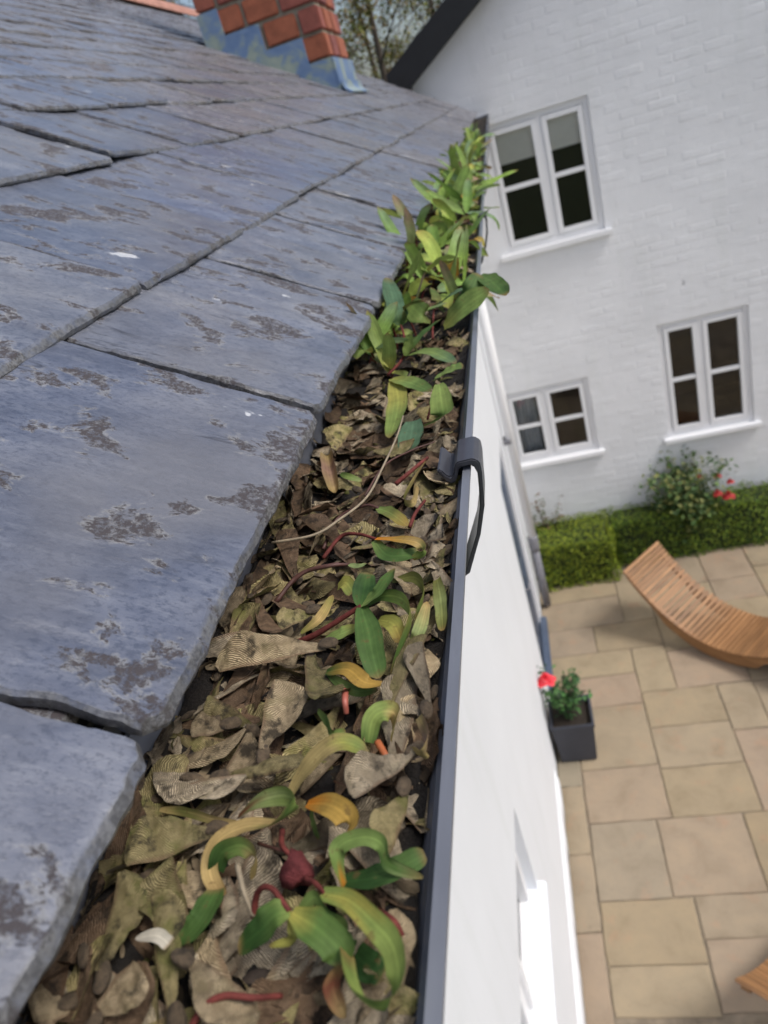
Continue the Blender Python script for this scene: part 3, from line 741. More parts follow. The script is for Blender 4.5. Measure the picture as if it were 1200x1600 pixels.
# ------------------------------------------------------------------ white downpipe with grey collar
dp = empty('downpipe', (-.40, 6.25, 0)); 
tag(dp, 'white painted downpipe with grey collar at far end of near wall', 'pipe')
m_ = MB(); m_.tube([(0, 0, .75), (0, 0, 4.35)], .042, 14); m_.build('pipe', M['frame'], dp, smooth=True)
m_ = MB(); m_.tube([(0, 0, .70), (0, 0, .74), (0, 0, .755), (0, 0, .86), (0, 0, .87)], [.045, .052, .052, .052, .046], 14); m_.build('collar', M['pipe'], dp, smooth=True)
m_ = MB(); m_.tube([(0, 0, .03), (0, 0, .72)], .040, 14); m_.build('lower_pipe', M['pipe'], dp, smooth=True)
for z in (1.9, 3.4):
    m_ = MB(); m_.box(-.07, .0, -.055, .055, z, z+.04); m_.build('wall_bracket', M['pipe'], dp)

# ------------------------------------------------------------------ leaf litter in the gutter
def front_x(z):
    d = RIM-z
    for (d0, x0_), (d1, x1_) in (((.0, -.0545), (.006, -.0545)), ((.006, -.0545), (.0105, -.0595)), ((.0105, -.0595), (.035, -.0722)), ((.035, -.0722), (.07, -.095))):
        if d <= d1: return x0_+(x1_-x0_)*max(0, d-d0)/(d1-d0)
    return -.095
def mound(x, y):
    u = (x+.111)/.052                                    # -1 back .. 1 front
    base = RIM - .0185 + .010*max(0, u-.3) + .017*max(0, -u-.15)
    base += .0045*fbm(x*45, y*45, 2.0, 4) + .004*fbm(x*14, y*11, 7.0, 3)
    if .42 < y < .58: base -= .006*math.sin((y-.42)/.16*math.pi)
    return base
v = []; f = []; ys = []; y = -.15
while y < 6.95: ys.append(y); y += .004 if y < .8 else (.012 if y < 2 else .05)
nx = 26
for y in ys:
    for i in range(nx+1):
        x = -.1645+(.1645-.0575)*i/nx; z = mound(x, y)
        x = min(x, front_x(z))
        v.append((x, y, z))
for j in range(len(ys)-1):
    for i in range(nx): a = j*(nx+1)+i; f.append((a, a+1, a+nx+2, a+nx+1))
lit = obj('compost', make_mesh('compost', v, f, M['compost'], True))
tag(lit, 'dark rotted leaf mould filling the gutter under the seeds', 'leaf mould', kind='stuff')
def frame_from(t, nrm):
    t = t.normalized(); n_ = (nrm - t*nrm.dot(t)).normalized(); b = n_.cross(t)
    return Matrix((t, b, n_)).transposed()
# fragments of dead leaf: thousands, joined
rf = random.Random(21); fm = MB(); pal = [(.055,.040,.026),(.10,.075,.045),(.15,.115,.07),(.075,.065,.025),(.11,.11,.03),(.035,.026,.02),(.20,.155,.095),(.12,.075,.045)]
for i in range(2300):
    y = (-.05+.75*rf.random()) if i < 1000 else .6+6.2*rf.random()**1.7
    x = rf.uniform(-.164, -.060); z = mound(x, y)+rf.uniform(-.002, .003)
    ln = rf.uniform(.003, .013); wd = ln*rf.uniform(.15, .55); c = rf.choice(pal); k = rf.uniform(.6, 1.3); c = tuple(q*k for q in c)
    yaw = rf.uniform(0, 6.28); t = Vector((math.cos(yaw), math.sin(yaw), rf.gauss(0, .35))); nr = Vector((rf.gauss(0, .5), rf.gauss(0, .5), 1))
    fr = frame_from(t, nr); curl = rf.uniform(-.9, .9); cx = rf.uniform(-1.3, 1.3)
    vv = []; ff = []
    for a in range(5):
        u = a/4-.5; w_ = wd*(1-(2*u)**2*.75)*rf.uniform(.85, 1.1)
        for b in (-1, 0, 1):
            p = Vector((u*ln, b*w_/2, curl*ln*u*u + cx*abs(b)*w_*.4))
            vv.append(Vector((x, y, z)) + fr @ p)
    for a in range(4):
        for b in range(2): q = a*3+b; ff.append((q, q+1, q+4, q+3))
    vv = [Vector((min(max(p.x, -.1645), front_x(p.z)), p.y, p.z)) for p in vv]
    fm.add(vv, ff, c)
me = make_mesh('leaf_fragments', fm.v, fm.f, M['fragments'], True, fm.c)
tag(obj('leaf_fragments', me), 'crumbled brown leaf fragments scattered over the gutter litter', 'leaf litter', kind='stuff')

# winged seeds
def wing_mesh(seed, ln, wd, mat, curl=0.0, nu=16, nv=8):
    rs = random.Random(seed); v = []; f = []; uv = []
    ph = rs.uniform(0, 9); bend = rs.uniform(-.35, .35); tw = rs.uniform(-.9, .9); cup = rs.uniform(-.5, .6)
    for i in range(nu+1):
        u = i/nu
        wid = wd*(0.22+0.78*math.sin(min(1, u*1.35)*math.pi*.5)**1.5)*math.sqrt(max(0.0, 1-max(0, (u-.62)/.385)**2.6))
        wid *= 1+.05*math.sin(u*17+ph)*u
        lead = .10*wd*math.sin(u*2.6) + .02*wd*math.sin(u*11+ph)
        for j in range(nv+1):
            w_ = j/nv; x = u*ln*(1+.03*w_); y = lead - wid*w_
            a = (w_-.35)*wid
            z = cup*a*a/wd*2 + bend*ln*(u-.4)**2 + tw*(u-.3)*a*.6 + .05*wd*math.sin(u*19+w_*5+ph)*w_ + .03*wd*math.sin(u*41+ph*2)*w_**2 + .0007*fbm(u*5+ph, w_*3, seed*.1, 3)*(.3+w_)
            z += curl*wid*(w_**2)
            v.append((x, y, z)); uv.append((u, w_))
    for i in range(nu):
        for j in range(nv): a = i*(nv+1)+j; f.append((a, a+1, a+nv+2, a+nv+1))
    return make_mesh('wing', v, f, mat, True, uvs=uv)
def seed_mesh(seed, r):
    rs = random.Random(seed); v = []; f = []; nu, nv = 10, 7
    for j in range(nv+1):
        th = math.pi*j/nv
        for i in range(nu):
            ph = 2*math.pi*i/nu; k = 1+.16*math.sin(ph*3+seed)+.16*fbm(ph*1.5+seed, th*2, seed)
            v.append((math.cos(th)*r*1.5+.1*r*math.sin(ph), math.sin(th)**.8*math.cos(ph)*r*.85*k, math.sin(th)*math.sin(ph)*r*.5*k))
    for j in range(nv):
        for i in range(nu): a = j*nu+i; b = j*nu+(i+1) % nu; f.append((a, b, b+nu, a+nu))
    return make_mesh('seed', v, f, M['seed'], True)
kinds = ['key_tan', 'key_olive', 'key_grey', 'key_brown']
wings = {k: [wing_mesh(i*13+q*101, random.uniform(.030, .041), random.uniform(.011, .0155), M[k], random.choice((0, 0, .25, -.3))) for i in range(7)] for q, k in enumerate(kinds)}
seeds = [seed_mesh(i, random.uniform(.0022, .0030)) for i in range(6)]
def place_key(nut, tip, nrm, wing, sd, label, group=None, flip=False):
    t = (tip-nut); e_ = empty('winged_seed', nut)
    m = frame_from(t, nrm)
    if flip: m = m @ Matrix(((1,0,0),(0,-1,0),(0,0,-1)))
    e_.rotation_mode = 'QUATERNION'; e_.rotation_quaternion = m.to_quaternion()
    w_ = obj('wing', wing, e_); s_ = obj('seed', sd, e_); s_.location = (-.0015, -.0022, 0)
    tag(e_, label, 'winged seed', group); return e_
hero_keys = [  # nut px, h(mm over mound), tip px, h, width mm, kind, label
 ((508,1014),9,(338,1044),7,14,'key_tan','broad pale veined winged seed pointing at corner of lowest near slate'),
 ((478,1030),7,(488,1106),8,17,'key_olive','rounded olive winged seed below the green three leaf seedling'),
 ((404,1172),8,(428,1068),9,15,'key_tan','upright tan winged seed with split seed case at its lower end'),
 ((252,1238),6,(380,1208),9,9,'key_grey','grey winged seed lying level just beyond the overlapping slate corner'),
 ((345,1222),7,(468,1196),10,9,'key_olive','narrow olive winged seed under the tan arched leaf'),
 ((335,1306),7,(200,1352),8,15,'key_olive','wide dull winged seed tucked against the nearest slate edge'),
 ((262,1590),6,(232,1392),9,9.5,'key_olive','long narrow winged seed standing along the left of the near litter'),
 ((300,1478),6,(268,1345),6,13.5,'key_olive','large mossy winged seed beside the solid green leaf blade'),
 ((300,1492),10,(405,1572),7,12,'key_tan','pale fibrous winged seed above the red stem at bottom'),
 ((150,1520),9,(192,1370),8,11,'key_olive','bristly mossy winged seed half under the nearest slate'),
 ((608,1108),7,(672,975),9,9.5,'key_olive','long yellowish winged seed leaning along the gutter rim'),
 ((458,905),6,(425,822),9,13,'key_brown','brown winged seed right under the slate edge by pale twig'),
 ((532,846),6,(470,812),8,12,'key_brown','squat dark brown winged seed behind the pale twig'),
 ((408,938),8,(362,1000),6,12,'key_brown','reddish brown winged seed wedged beneath the middle slate'),
 ((402,935),8,(442,1000),5,8,'key_brown','narrow brown winged seed forming the right half of a pair'),
 ((650,1182),8,(552,1252),9,11,'key_grey','grey fibrous winged seed beside the orange stalk'),
 ((675,1100),4,(660,1010),6,8,'key_grey','slim grey winged seed lying against the gutter front'),
 ((140,1590),8,(205,1500),8,13,'key_tan','blurred brown winged seed at the lower left corner'),
 ((110,1580),6,(60,1600),8,14,'key_tan','blurred tan winged seed cut by the bottom left edge'),
 ((395,1130),4,(330,1090),6,12,'key_olive','mossy winged seed in front of the lower slate corner'),
 ((355,1140),5,(300,1150),5,10,'key_tan','pale winged seed poking out below the slate corner'),
 ((600,875),7,(655,905),9,9,'key_tan','torn tan winged seed behind the bright three leaf seedling'),
 ((660,850),6,(690,835),9,10,'key_grey','pale papery winged seed near the gutter bracket'),
 ((640,1240),5,(610,1330),6,10,'key_olive','yellow green winged seed behind the looped light green leaf'),
 ((490,960),5,(440,980),6,10,'key_olive','green mossy winged seed under the dark red stem'),
 ((560,760),5,(500,735),6,14,'key_olive','mossy winged seed below the folded yellow green leaf'),
 ((585,705),5,(650,690),6,14,'key_olive','big mossy winged seed beside the blue green leaf tip'),
]
def P(px, py, hmm=0):
    z = RIM-.0062
    for _ in range(3):
        p = at_z(px, py, z + hmm*.001)
    return p
for i, (a, ha, b, hb, wmm, kd, lab) in enumerate(hero_keys):
    pa, pb = P(*a, ha-2), P(*b, hb+1); ln = (pb-pa).length
    wm = wing_mesh(900+i*7, ln, wmm*.001, M[kd], 0, 22, 10)
    rs = random.Random(i); nr = Vector((.25+rs.gauss(0, .2), -.35+rs.gauss(0, .2), 1))
    place_key(pa, pb, nr, wm, seed_mesh(50+i, .0028), lab, None, flip=(i % 3 == 1))
rk = random.Random(5)
landmarks = [((463,1361),'red bud'),((590,1500),'big open green loop'),((566,1330),'hooked light green leaf'),((512,1175),'arched tan leaf'),((340,1340),'twice curled tan leaf'),((310,1435),'solid green leaf blade'),
 ((575,1000),'bright three leaf seedling'),((600,1130),'crumpled light green leaf'),((555,1060),'folded ochre leaf'),((620,855),'folded orange leaf'),((480,895),'long red stem by the slate'),((240,1140),'overlapping slate corner'),
 ((610,805),'dull olive leaf'),((520,740),'rolled pale brown leaf'),((720,710),'gutter bracket'),((640,620),'square bent yellow green leaves'),((606,470),'tall blue green leaf'),((730,480),'yellow green leaf over the rim'),((690,940),'pale olive leaf at the rim'),((350,1560),'red stalk at the bottom'),((440,1450),'arched red stem'),((600,730),'fork of the pale twig'),((400,1060),'broad pale veined seed')]
def to_px(p):
    d = p-Vector((0, 0, CZ)); zc = d.dot(fwd); return 600+FPX*d.dot(right)/zc, 800+FPX*d.dot(down)/zc
def near_phrase(p):
    x, y = to_px(p)
    if y < 430: return 'deep among the far seedlings'
    (lx, ly), nm = min(landmarks, key=lambda q: (q[0][0]-x)**2+(q[0][1]-y)**2); dx, dy = x-lx, y-ly; r = math.hypot(dx, dy)
    if r < 28: return 'right under the '+nm
    side = ('just ' if r < 70 else 'some way ')+(('right of' if dx > 0 else 'left of') if abs(dx) > abs(dy) else ('below' if dy > 0 else 'above'))
    return side+' the '+nm
kw = {'key_tan': 'dry tan', 'key_olive': 'mossy olive', 'key_grey': 'weathered grey', 'key_brown': 'dark brown'}
deep = {k: [[], [], []] for k in kinds}
for i in range(720):
    y = rk.uniform(-.04, .55) if i < 500 else .5+1.6*rk.random()**1.5
    x = rk.uniform(-.164, -.060); kd = rk.choices(kinds, (3, 4, 3, 3) if y < .36 else (2, 2, 4, 6))[0]; me = rk.choice(wings[kd])
    yaw = rk.uniform(0, 6.28); fr = frame_from(Vector((math.cos(yaw), math.sin(yaw), rk.gauss(0, .25))), Vector((rk.gauss(0, .5), rk.gauss(0, .5), 1)))
    vv, ff, uu = deep[kd]; b0 = len(vv); sc_ = rk.uniform(.8, 1.1); o_ = Vector((x, y, mound(x, y)+rk.uniform(-.001, .003)))
    pts = [o_ + fr @ ((q.co-Vector((.015, -.004, 0)))*sc_) for q in me.vertices]
    vv += [(min(max(p.x, -.1640), front_x(p.z)), p.y, p.z) for p in pts]; ff += [tuple(b0+j for j in p.vertices) for p in me.polygons]
    nv_ = 8; uu += [((j//(nv_+1))/16, (j % (nv_+1))/nv_) for j in range(len(me.vertices))]
for kd in kinds:
    vv, ff, uu = deep[kd]; o = obj('buried_wings', make_mesh('buried_wings', vv, ff, M[kd], True, uvs=uu))
    tag(o, 'half buried %s seed wings under the loose ones in the gutter' % kw[kd], 'leaf litter', kind='stuff')
cnt = 0
while cnt < 270:
    if cnt < 200: y = rk.uniform(-.02, .46)
    else: y = .48 + 1.5*rk.random()**1.6
    x = rk.uniform(-.164, -.060); yaw = rk.uniform(0, 6.28); ln = .033
    if cnt % 4 == 0: x = rk.uniform(-.164, -.146); yaw = rk.choice((1.57, -1.57))+rk.uniform(-.45, .45)
    elif cnt % 4 == 1: x = rk.uniform(-.078, -.062); yaw = rk.choice((1.57, -1.57))+rk.uniform(-.4, .4)
    x2 = x+math.cos(yaw)*ln
    if not (-.165 < x2 < -.062): continue
    z1 = mound(x, y)+rk.uniform(.000, .007); y2 = y+math.sin(yaw)*ln; z2 = mound(x2, y2)+rk.uniform(.000, .010)
    if x > front_x(z1)-.0015 or x2 > front_x(z2)-.0015: continue
    kd = rk.choices(kinds, (3, 3, 3, 4) if y < .36 else (2, 2, 4, 6))[0]
    zw = near_phrase(Vector(((x+x2)/2, (y+y2)/2, z2)))
    e_ = place_key(Vector((x, y, z1)), Vector((x2, y2, z2)), Vector((rk.gauss(0, .6), rk.gauss(0, .6), 1)), rk.choice(wings[kd]), rk.choice(seeds),
              '%s winged seed lying %s' % (kw[kd], zw), 'winged seeds in the gutter litter', rk.random() < .5)
    cnt += 1

# ------------------------------------------------------------------ leaves, stems, seedlings
GREEN = (.085,.155,.040); LIGHT = (.22,.305,.085); YEL = (.36,.35,.085); TAN = (.42,.31,.13); DARK = (.035,.085,.022); BLUE = (.10,.18,.10)
OLIVE = (.17,.18,.05); OCH = (.40,.26,.06); REDB = (.19,.06,.035); ORG = (.55,.20,.02); PINK = (.33,.20,.15); PALE = (.27,.33,.13); WHITE = (.6,.55,.45)
def lerp_cols(cols, t):
    t = t*(len(cols)-1); i = min(int(t), len(cols)-2); u = t-i
    return tuple(cols[i][k]*(1-u)+cols[i+1][k]*u for k in range(3))
def ribbon_mesh(pts, wmm, cols, n=26, nv=6, ends=(.35, .12), cup=.18, seed=0):
    # pts: (Vector, roll deg); width profile tapering to both ends
    pv = spline([p for p, r in pts], n); rl = spline([(r, 0, 0) for p, r in pts], n); v = []; f = []; cs = []; uv = []
    rs = random.Random(seed); ph = rs.uniform(0, 9)
    sgn = None
    for i in range(n):
        t = (pv[min(i+1, n-1)]-pv[max(i-1, 0)]).normalized(); u = i/(n-1)
        hz = t.cross(Vector((0, 0, 1))); 
        if hz.length < 1e-3: hz = Vector((1, 0, 0))
        hz.normalize()
        if sgn is not None and hz.dot(sgn) < 0: hz = -hz
        sgn = hz
        s_ = Quaternion(t, R_(rl[i].x)) @ hz; nn = s_.cross(t)
        w_ = wmm*.00086*.5*(ends[0]+(1-ends[0])*min(1, u/.28)**.8)*(1 if u < .6 else (ends[1]+(1-ends[1])*math.sqrt(max(0, 1-((u-.6)/.4)**2))))
        w_ *= 1+.05*math.sin(u*13+ph)
        for j in range(nv+1):
            b = 2*j/nv-1; v.append(pv[i]+s_*(w_*b)+nn*(cup*w_*b*b + .05*w_*math.sin(u*22+ph+b*2)*abs(b))); uv.append((u, b))
            c = lerp_cols(cols, min(1, max(0, u+.05*math.sin(b*4+ph)))); k = (1-.12*abs(b))*(1.12 if abs(b) < .1 else 1.0); q_ = max(0, (u-.90)/.10)*.8; cs.append(tuple(a_*k*(1-q_)+t_*q_ for a_, t_ in zip(c, (.26, .17, .07))))
    for i in range(n-1):
        for j in range(nv): a = i*(nv+1)+j; f.append((a, a+1, a+nv+2, a+nv+1))
    return make_mesh('leaf', v, f, M['leaf'], True, cs, uv)
def to_local(me, o):
    for q in me.vertices: q.co -= o
def PX(l): return [(P(x, y, h), r) for x, y, h, r in l]
def curled_leaf(pts, wmm, cols, label, **k):
    pp = PX(pts); me = ribbon_mesh(pp, wmm, cols, seed=len(bpy.data.objects), **k); o0 = pp[0][0].copy(); to_local(me, o0)
    o = obj('curled_leaf', me); o.location = o0; tag(o, label, 'leaf'); return o
def stalk(pts, r, mat, name=None, label=None, cat='stalk', parent=None, origin=None):
    pv = spline([P(x, y, h) for x, y, h in pts], 5*len(pts)); m = MB(); nn = len(pv)
    m.tube(pv, [r*.00078*(1.15-.35*i/nn) for i in range(nn)], 8)
    o0 = origin if origin is not None else pv[0].copy(); m.v = [p-o0 for p in m.v]
    o = m.build(name or 'stem', mat, parent, None, True)
    if parent is None: o.location = o0; tag(o, label, cat)
    return o
def seedling(base_px, stem_pts, r, leaves, label, mat=None):
    b = P(*base_px); root = empty('seedling', b); tag(root, label, 'seedling')
    for sp in stem_pts: stalk(sp, r, mat or M['stem'], 'stem', parent=root, origin=b)
    for pts, wmm, cols in leaves:
        me = ribbon_mesh(PX(pts), wmm, cols, seed=len(bpy.data.objects)); to_local(me, b); obj('leaf', me, root)
    return root
# --- nearest stretch
curled_leaf([(372,1276,4,0),(405,1252,11,30),(445,1243,15,60),(462,1257,15,75),(430,1287,11,35),(380,1293,9,10),(340,1316,8,0),(328,1362,5,0),(347,1402,2,0)], 7.5,
            [REDB, PALE, LIGHT, GREEN, TAN, TAN, TAN, TAN], 'tan and green leaf curling twice beside the red bud', n=46, ends=(.3,.5))
curled_leaf([(337,1360,4,70),(347,1332,9,60),(376,1321,11,60),(397,1337,9,60),(398,1370,3,60)], 7, [DARK, GREEN, LIGHT, TAN, TAN], 'small hooked leaf nested inside the tan curl', ends=(.8,.6))
curled_leaf([(283,1470,6,0),(306,1446,8,0),(322,1422,8,0),(338,1390,6,0)], 9.5, [GREEN, GREEN, GREEN, GREEN], 'solid green leaf blade left of the tan curl', ends=(.5,.7))
curled_leaf([(453,1242,6,0),(478,1202,11,5),(512,1168,15,10),(540,1160,15,15),(572,1172,10,20)], 8, [TAN, TAN, TAN, YEL, LIGHT], 'arched tan leaf spanning the litter in the near middle', ends=(.45,.2))
curled_leaf([(480,1256,9,10),(512,1257,13,10),(540,1274,13,20),(544,1296,10,30),(522,1322,4,40)], 9, [ORG, OCH, OCH, OCH, TAN], 'yellow brown leaf bent over right of the red bud', ends=(.3,.6))
curled_leaf([(486,1258,9,60),(491,1285,7,60),(499,1312,3,60)], 5, [LIGHT, LIGHT, GREEN], 'narrow green fold hanging beside the yellow brown leaf', ends=(.5,.5))
curled_leaf([(538,1388,4,60),(528,1350,10,55),(531,1322,14,40),(567,1308,16,30),(596,1318,15,40),(609,1350,12,50),(661,1371,6,70)], 5.5, [ORG, LIGHT, LIGHT, LIGHT, LIGHT, GREEN, PALE], 'light green leaf looped like a hook near the rim', n=40, ends=(.5,.2))
curled_leaf([(536,1378,4,0),(583,1372,7,0),(625,1355,8,10),(664,1335,8,30)], 8, [DARK, DARK, GREEN, GREEN], 'dark green leaf lying under the hooked leaf', ends=(.6,.4))
curled_leaf([(503,1396,10,10),(545,1407,14,15),(583,1441,16,20),(612,1475,16,25),(622,1521,15,35),(613,1558,13,60),(588,1575,12,80),(558,1556,11,75),(545,1521,10,70),(540,1487,8,60)], 8, [LIGHT, YEL, LIGHT, LIGHT, LIGHT, GREEN, LIGHT, LIGHT, GREEN], 'big light green leaf bent into an open loop', n=56, ends=(.5,.6))
seedling((396,1433,2), [[(396,1433,1),(403,1394,8),(424,1388,11),(452,1424,10)]], 1.15,
         [([(456,1426,10,0),(492,1448,11,0),(525,1478,9,5),(538,1507,6,10)], 10.5, [YEL, GREEN, GREEN, GREEN]),
          ([(452,1424,10,0),(430,1430,11,0),(405,1456,9,-5),(372,1482,5,-10)], 10.5, [LIGHT, GREEN, DARK, DARK]),
          ([(452,1424,10,20),(458,1455,8,10),(455,1470,6,0),(420,1478,4,0)], 3.5, [YEL, YEL, YEL, YEL])], 'seedling with arched red stem and two broad green leaves', M['stem'])
curled_leaf([(468,1425,8,60),(492,1402,12,60),(512,1428,11,70),(540,1444,10,70),(546,1466,8,60)], 5, [LIGHT, LIGHT, GREEN, LIGHT, GREEN], 'small light green leaf twisting inside the open loop', n=30, ends=(.5,.5))
curled_leaf([(545,1480,0,0),(575,1510,1,0),(600,1522,1,0)], 9, [DARK, DARK, DARK], 'dark leaf seen through the open green loop', ends=(.6,.6))
stalk([(591,1425,3),(615,1441,6),(628,1462,3)], 1.4, M['stem'], 'red_stalk', 'short red stalk between loop and gutter rim')
stalk([(296,1610,6),(320,1572,9),(352,1556,10),(397,1559,8),(440,1556,2)], 1.15, M['stem'], 'red_stalk', 'red stalk arching across the bottom of the litter')
stalk([(371,1352,8),(380,1390,7),(396,1432,2)], 1.0, M['twig'], 'brown_stalk', 'thin brown stalk in front of the hooked tan leaf')
stalk([(404,1318,4),(430,1326,7),(463,1336,8)], .7, M['dark_stem'], 'dark_stalk', 'thin dark stalk reaching the red bud')
# bud
b0 = P(463, 1361, 5); bud = empty('red_bud', b0); tag(bud, 'dull red bud on a bent stalk amid the near litter', 'bud')
v = []; f = []
for j in range(9):
    th = math.pi*j/8; rr = math.sin(th)**.8*(.0050)*(1.0 if j > 3 else .9)
    for i in range(12): ph = 2*math.pi*i/12; k = 1+.20*math.sin(ph*3+j*.5)+.12*math.sin(ph*5+j); v.append((math.cos(ph)*rr*k, math.sin(ph)*rr*k, math.cos(th)*.0062))
for j in range(8):
    for i in range(12): a = j*12+i; b = j*12+(i+1) % 12; f.append((a, a+12, b+12, b))
o = obj('bud_body', make_mesh('bud_body', v, f, M['bud'], True), bud); o.rotation_euler = (.6, .5, 0)
stalk([(441,1298,3),(441,1321,8),(458,1340,8)], 1.1, M['stem'], 'stem', parent=bud, origin=b0)
stalk([(478,1374,7),(492,1380,9),(508,1397,10)], 1.0, M['stem'], 'stem', parent=bud, origin=b0)
# pale chip of leaf
curled_leaf([(212,1466,10,0),(245,1462,11,0),(265,1476,10,0)], 4.5, [WHITE, WHITE, WHITE], 'tiny white chip lying on a mossy winged seed', n=10, ends=(.2,.9))
# --- middle stretch
curled_leaf([(575,1160,4,40),(582,1125,9,30),(598,1112,10,20),(618,1118,8,50),(612,1160,4,70)], 8.5, [GREEN, LIGHT, LIGHT, TAN, GREEN], 'crumpled light green leaf above the orange stalk', ends=(.6,.4))
stalk([(590,1160,7),(602,1180,7),(610,1196,4)], 1.5, simple('orange_stalk', (.36, .10, .03), .5, .3, 100), 'orange_stalk', 'short orange stalk under the crumpled green leaf')
stalk([(540,1076,5),(539,1095,7),(541,1115,3)], 1.6, simple('pink_stalk', (.34, .10, .07), .5, .3, 100), 'pink_stalk', 'short pink stalk below the folded ochre leaf')
curled_leaf([(510,1050,6,20),(543,1046,10,10),(570,1066,10,0),(604,1070,5,0)], 7.5, [DARK, OCH, OCH, OCH], 'folded ochre and green leaf below the three leaf seedling', ends=(.4,.3))
curled_leaf([(512,1053,5,40),(535,1070,7,50),(560,1080,6,40),(590,1076,3,30)], 5, [GREEN, LIGHT, GREEN, GREEN], 'green lower fold under the ochre leaf', ends=(.4,.3))
curled_leaf([(497,1110,6,50),(512,1128,8,60),(520,1146,6,70),(540,1143,4,60)], 4.5, [LIGHT, GREEN, LIGHT, LIGHT], 'thin twisted green leaf beside the rounded olive seed', ends=(.4,.3))
seedling((460,1006,2), [[(460,1006,0),(490,993,4),(522,974,8),(564,947,14)]], 1.7,
         [([(564,947,14,0),(569,920,17,10),(574,895,19,20)], 11, [GREEN, DARK, GREEN]),
          ([(564,947,14,0),(592,925,18,-10),(616,888,21,-20)], 10, [LIGHT, GREEN, GREEN]),
          ([(564,948,14,0),(575,985,14,0),(582,1022,11,0),(592,1060,6,0)], 12, [GREEN, GREEN, GREEN, GREEN]),
          ([(560,978,7,0),(535,990,7,0),(503,1004,4,0)], 9, [YEL, LIGHT, LIGHT])], 'bright seedling with thick red stem and three fresh green leaves', M['stem'])
curled_leaf([(575,945,8,20),(600,931,13,40),(630,937,15,60),(643,965,14,80),(629,1006,9,80),(611,1056,3,70)], 6.5, [GREEN, GREEN, LIGHT, OLIVE, GREEN, GREEN], 'green strap leaf curving down beside the bright seedling', n=36, ends=(.4,.4))
curled_leaf([(613,908,8,30),(648,902,13,50),(663,925,13,70),(650,968,7,80)], 5.5, [OLIVE, OLIVE, OLIVE, GREEN], 'olive strap leaf hooked near the gutter rim', ends=(.4,.4))
curled_leaf([(683,905,9,20),(689,940,8,20),(692,985,4,20)], 7, [OLIVE, PALE, OLIVE], 'pale olive leaf resting against the gutter rim', ends=(.6,.3))
curled_leaf([(592,968,6,20),(614,975,9,10),(628,1003,5,0)], 8, [YEL, YEL, OCH], 'small yellow leaf right of the long green blade', ends=(.4,.5))
curled_leaf([(528,918,6,30),(540,910,10,20),(552,926,8,30)], 8, [YEL, YEL, LIGHT], 'tiny yellow leaf left of the bright seedling', n=14, ends=(.5,.7))
curled_leaf([(585,845,9,10),(603,866,9,10),(630,868,9,20),(655,862,6,30)], 9, [LIGHT, GREEN, GREEN, GREEN], 'green leaf half of the folded orange leaf', ends=(.4,.3))
curled_leaf([(587,842,10,0),(622,843,13,0),(652,848,13,20),(661,862,9,70),(645,874,6,80)], 6, [ORG, OCH, TAN, GREEN, LIGHT], 'folded orange and tan leaf below the bracket', ends=(.4,.5))
seedling((430,942,3), [[(430,942,2),(468,898,8),(517,884,10),(545,882,6)],[(450,915,5),(480,892,9),(530,880,8)]], 1.3,
         [([(545,882,7,0),(560,885,8,0),(572,880,7,0)], 4.5, [PALE, PALE, PALE])], 'seedling reduced to a long red stem near the slate', M['dark_stem'])
seedling((505,858,2), [[(505,858,1),(528,810,6),(570,790,10),(592,794,9)]], 1.1,
         [([(590,794,9,0),(612,803,10,0),(637,822,5,0)], 9, [LIGHT, OLIVE, OCH])], 'seedling with dull olive leaf crossing behind the pale twig', M['dark_stem'])
stalk([(505,872,3),(533,838,7),(562,835,9),(592,844,9)], 1.2, M['stem'], 'red_stalk', 'thin red stalk leading to the folded orange leaf')
stalk([(640,824,3),(649,802,6),(664,782,4)], 1.2, M['stem'], 'red_stalk', 'red stalk standing right of the olive leaf')
stalk([(618,757,5),(640,738,8),(668,715,6)], 1.6, M['stem'], 'red_stalk', 'thick red stalk left of the gutter bracket')
curled_leaf([(668,717,5,60),(650,745,7,70),(632,780,5,80),(645,785,5,80),(652,760,7,70)], 5, [TAN, TAN, OLIVE, TAN, TAN], 'brown rolled leaf beside the thick red stalk', n=30, ends=(.4,.5))
stalk([(425,848,13),(490,836,12),(530,812,12),(573,777,12),(599,728,14),(620,682,16),(630,650,17)], .85, M['twig'], 'dry_twig', 'long pale dry twig lying across the litter', 'twig')
stalk([(570,775,8),(600,728,12),(640,705,9),(680,690,6)], .7, M['dark_stem'], 'dark_twig', 'dark twig forking from the pale twig', 'twig')
curled_leaf([(512,712,4,0),(516,735,7,0),(524,770,4,0)], 10, [TAN, PINK, TAN], 'rolled pale brown leaf under the slate edge', cup=1.2, ends=(.8,.7))
curled_leaf([(532,740,5,30),(545,745,7,20),(566,752,5,10)], 5, [GREEN, LIGHT, PALE], 'small fresh green sprout beside the rolled brown leaf', n=14)
curled_leaf([(560,1215,5,20),(545,1228,9,50),(522,1222,8,70)], 5, [REDB, PINK, REDB], 'small purplish shrivelled strip under the arched tan leaf', n=16)
curled_leaf([(250,1265,6,20),(290,1268,8,60),(340,1282,7,70),(385,1290,3,60)], 4, [TAN, OLIVE, TAN, TAN], 'thin dry edge strip below the narrow olive seed', n=20)
curled_leaf([(655,1120,5,30),(668,1150,10,60),(662,1178,9,80),(640,1172,6,80)], 6, [TAN, PINK, TAN, TAN], 'dry curled strip against the rim beside orange stalk', n=22, ends=(.6,.5))
curled_leaf([(640,1010,5,10),(655,985,9,20),(668,940,8,30)], 6, [OLIVE, PALE, TAN], 'slim olive strip leaning on the rim beyond the ochre leaf', n=18)
curled_leaf([(470,990,3,10),(500,965,6,30),(520,930,5,20)], 5, [OLIVE, TAN, OLIVE], 'dry olive strip alongside the thick red stem', n=18)
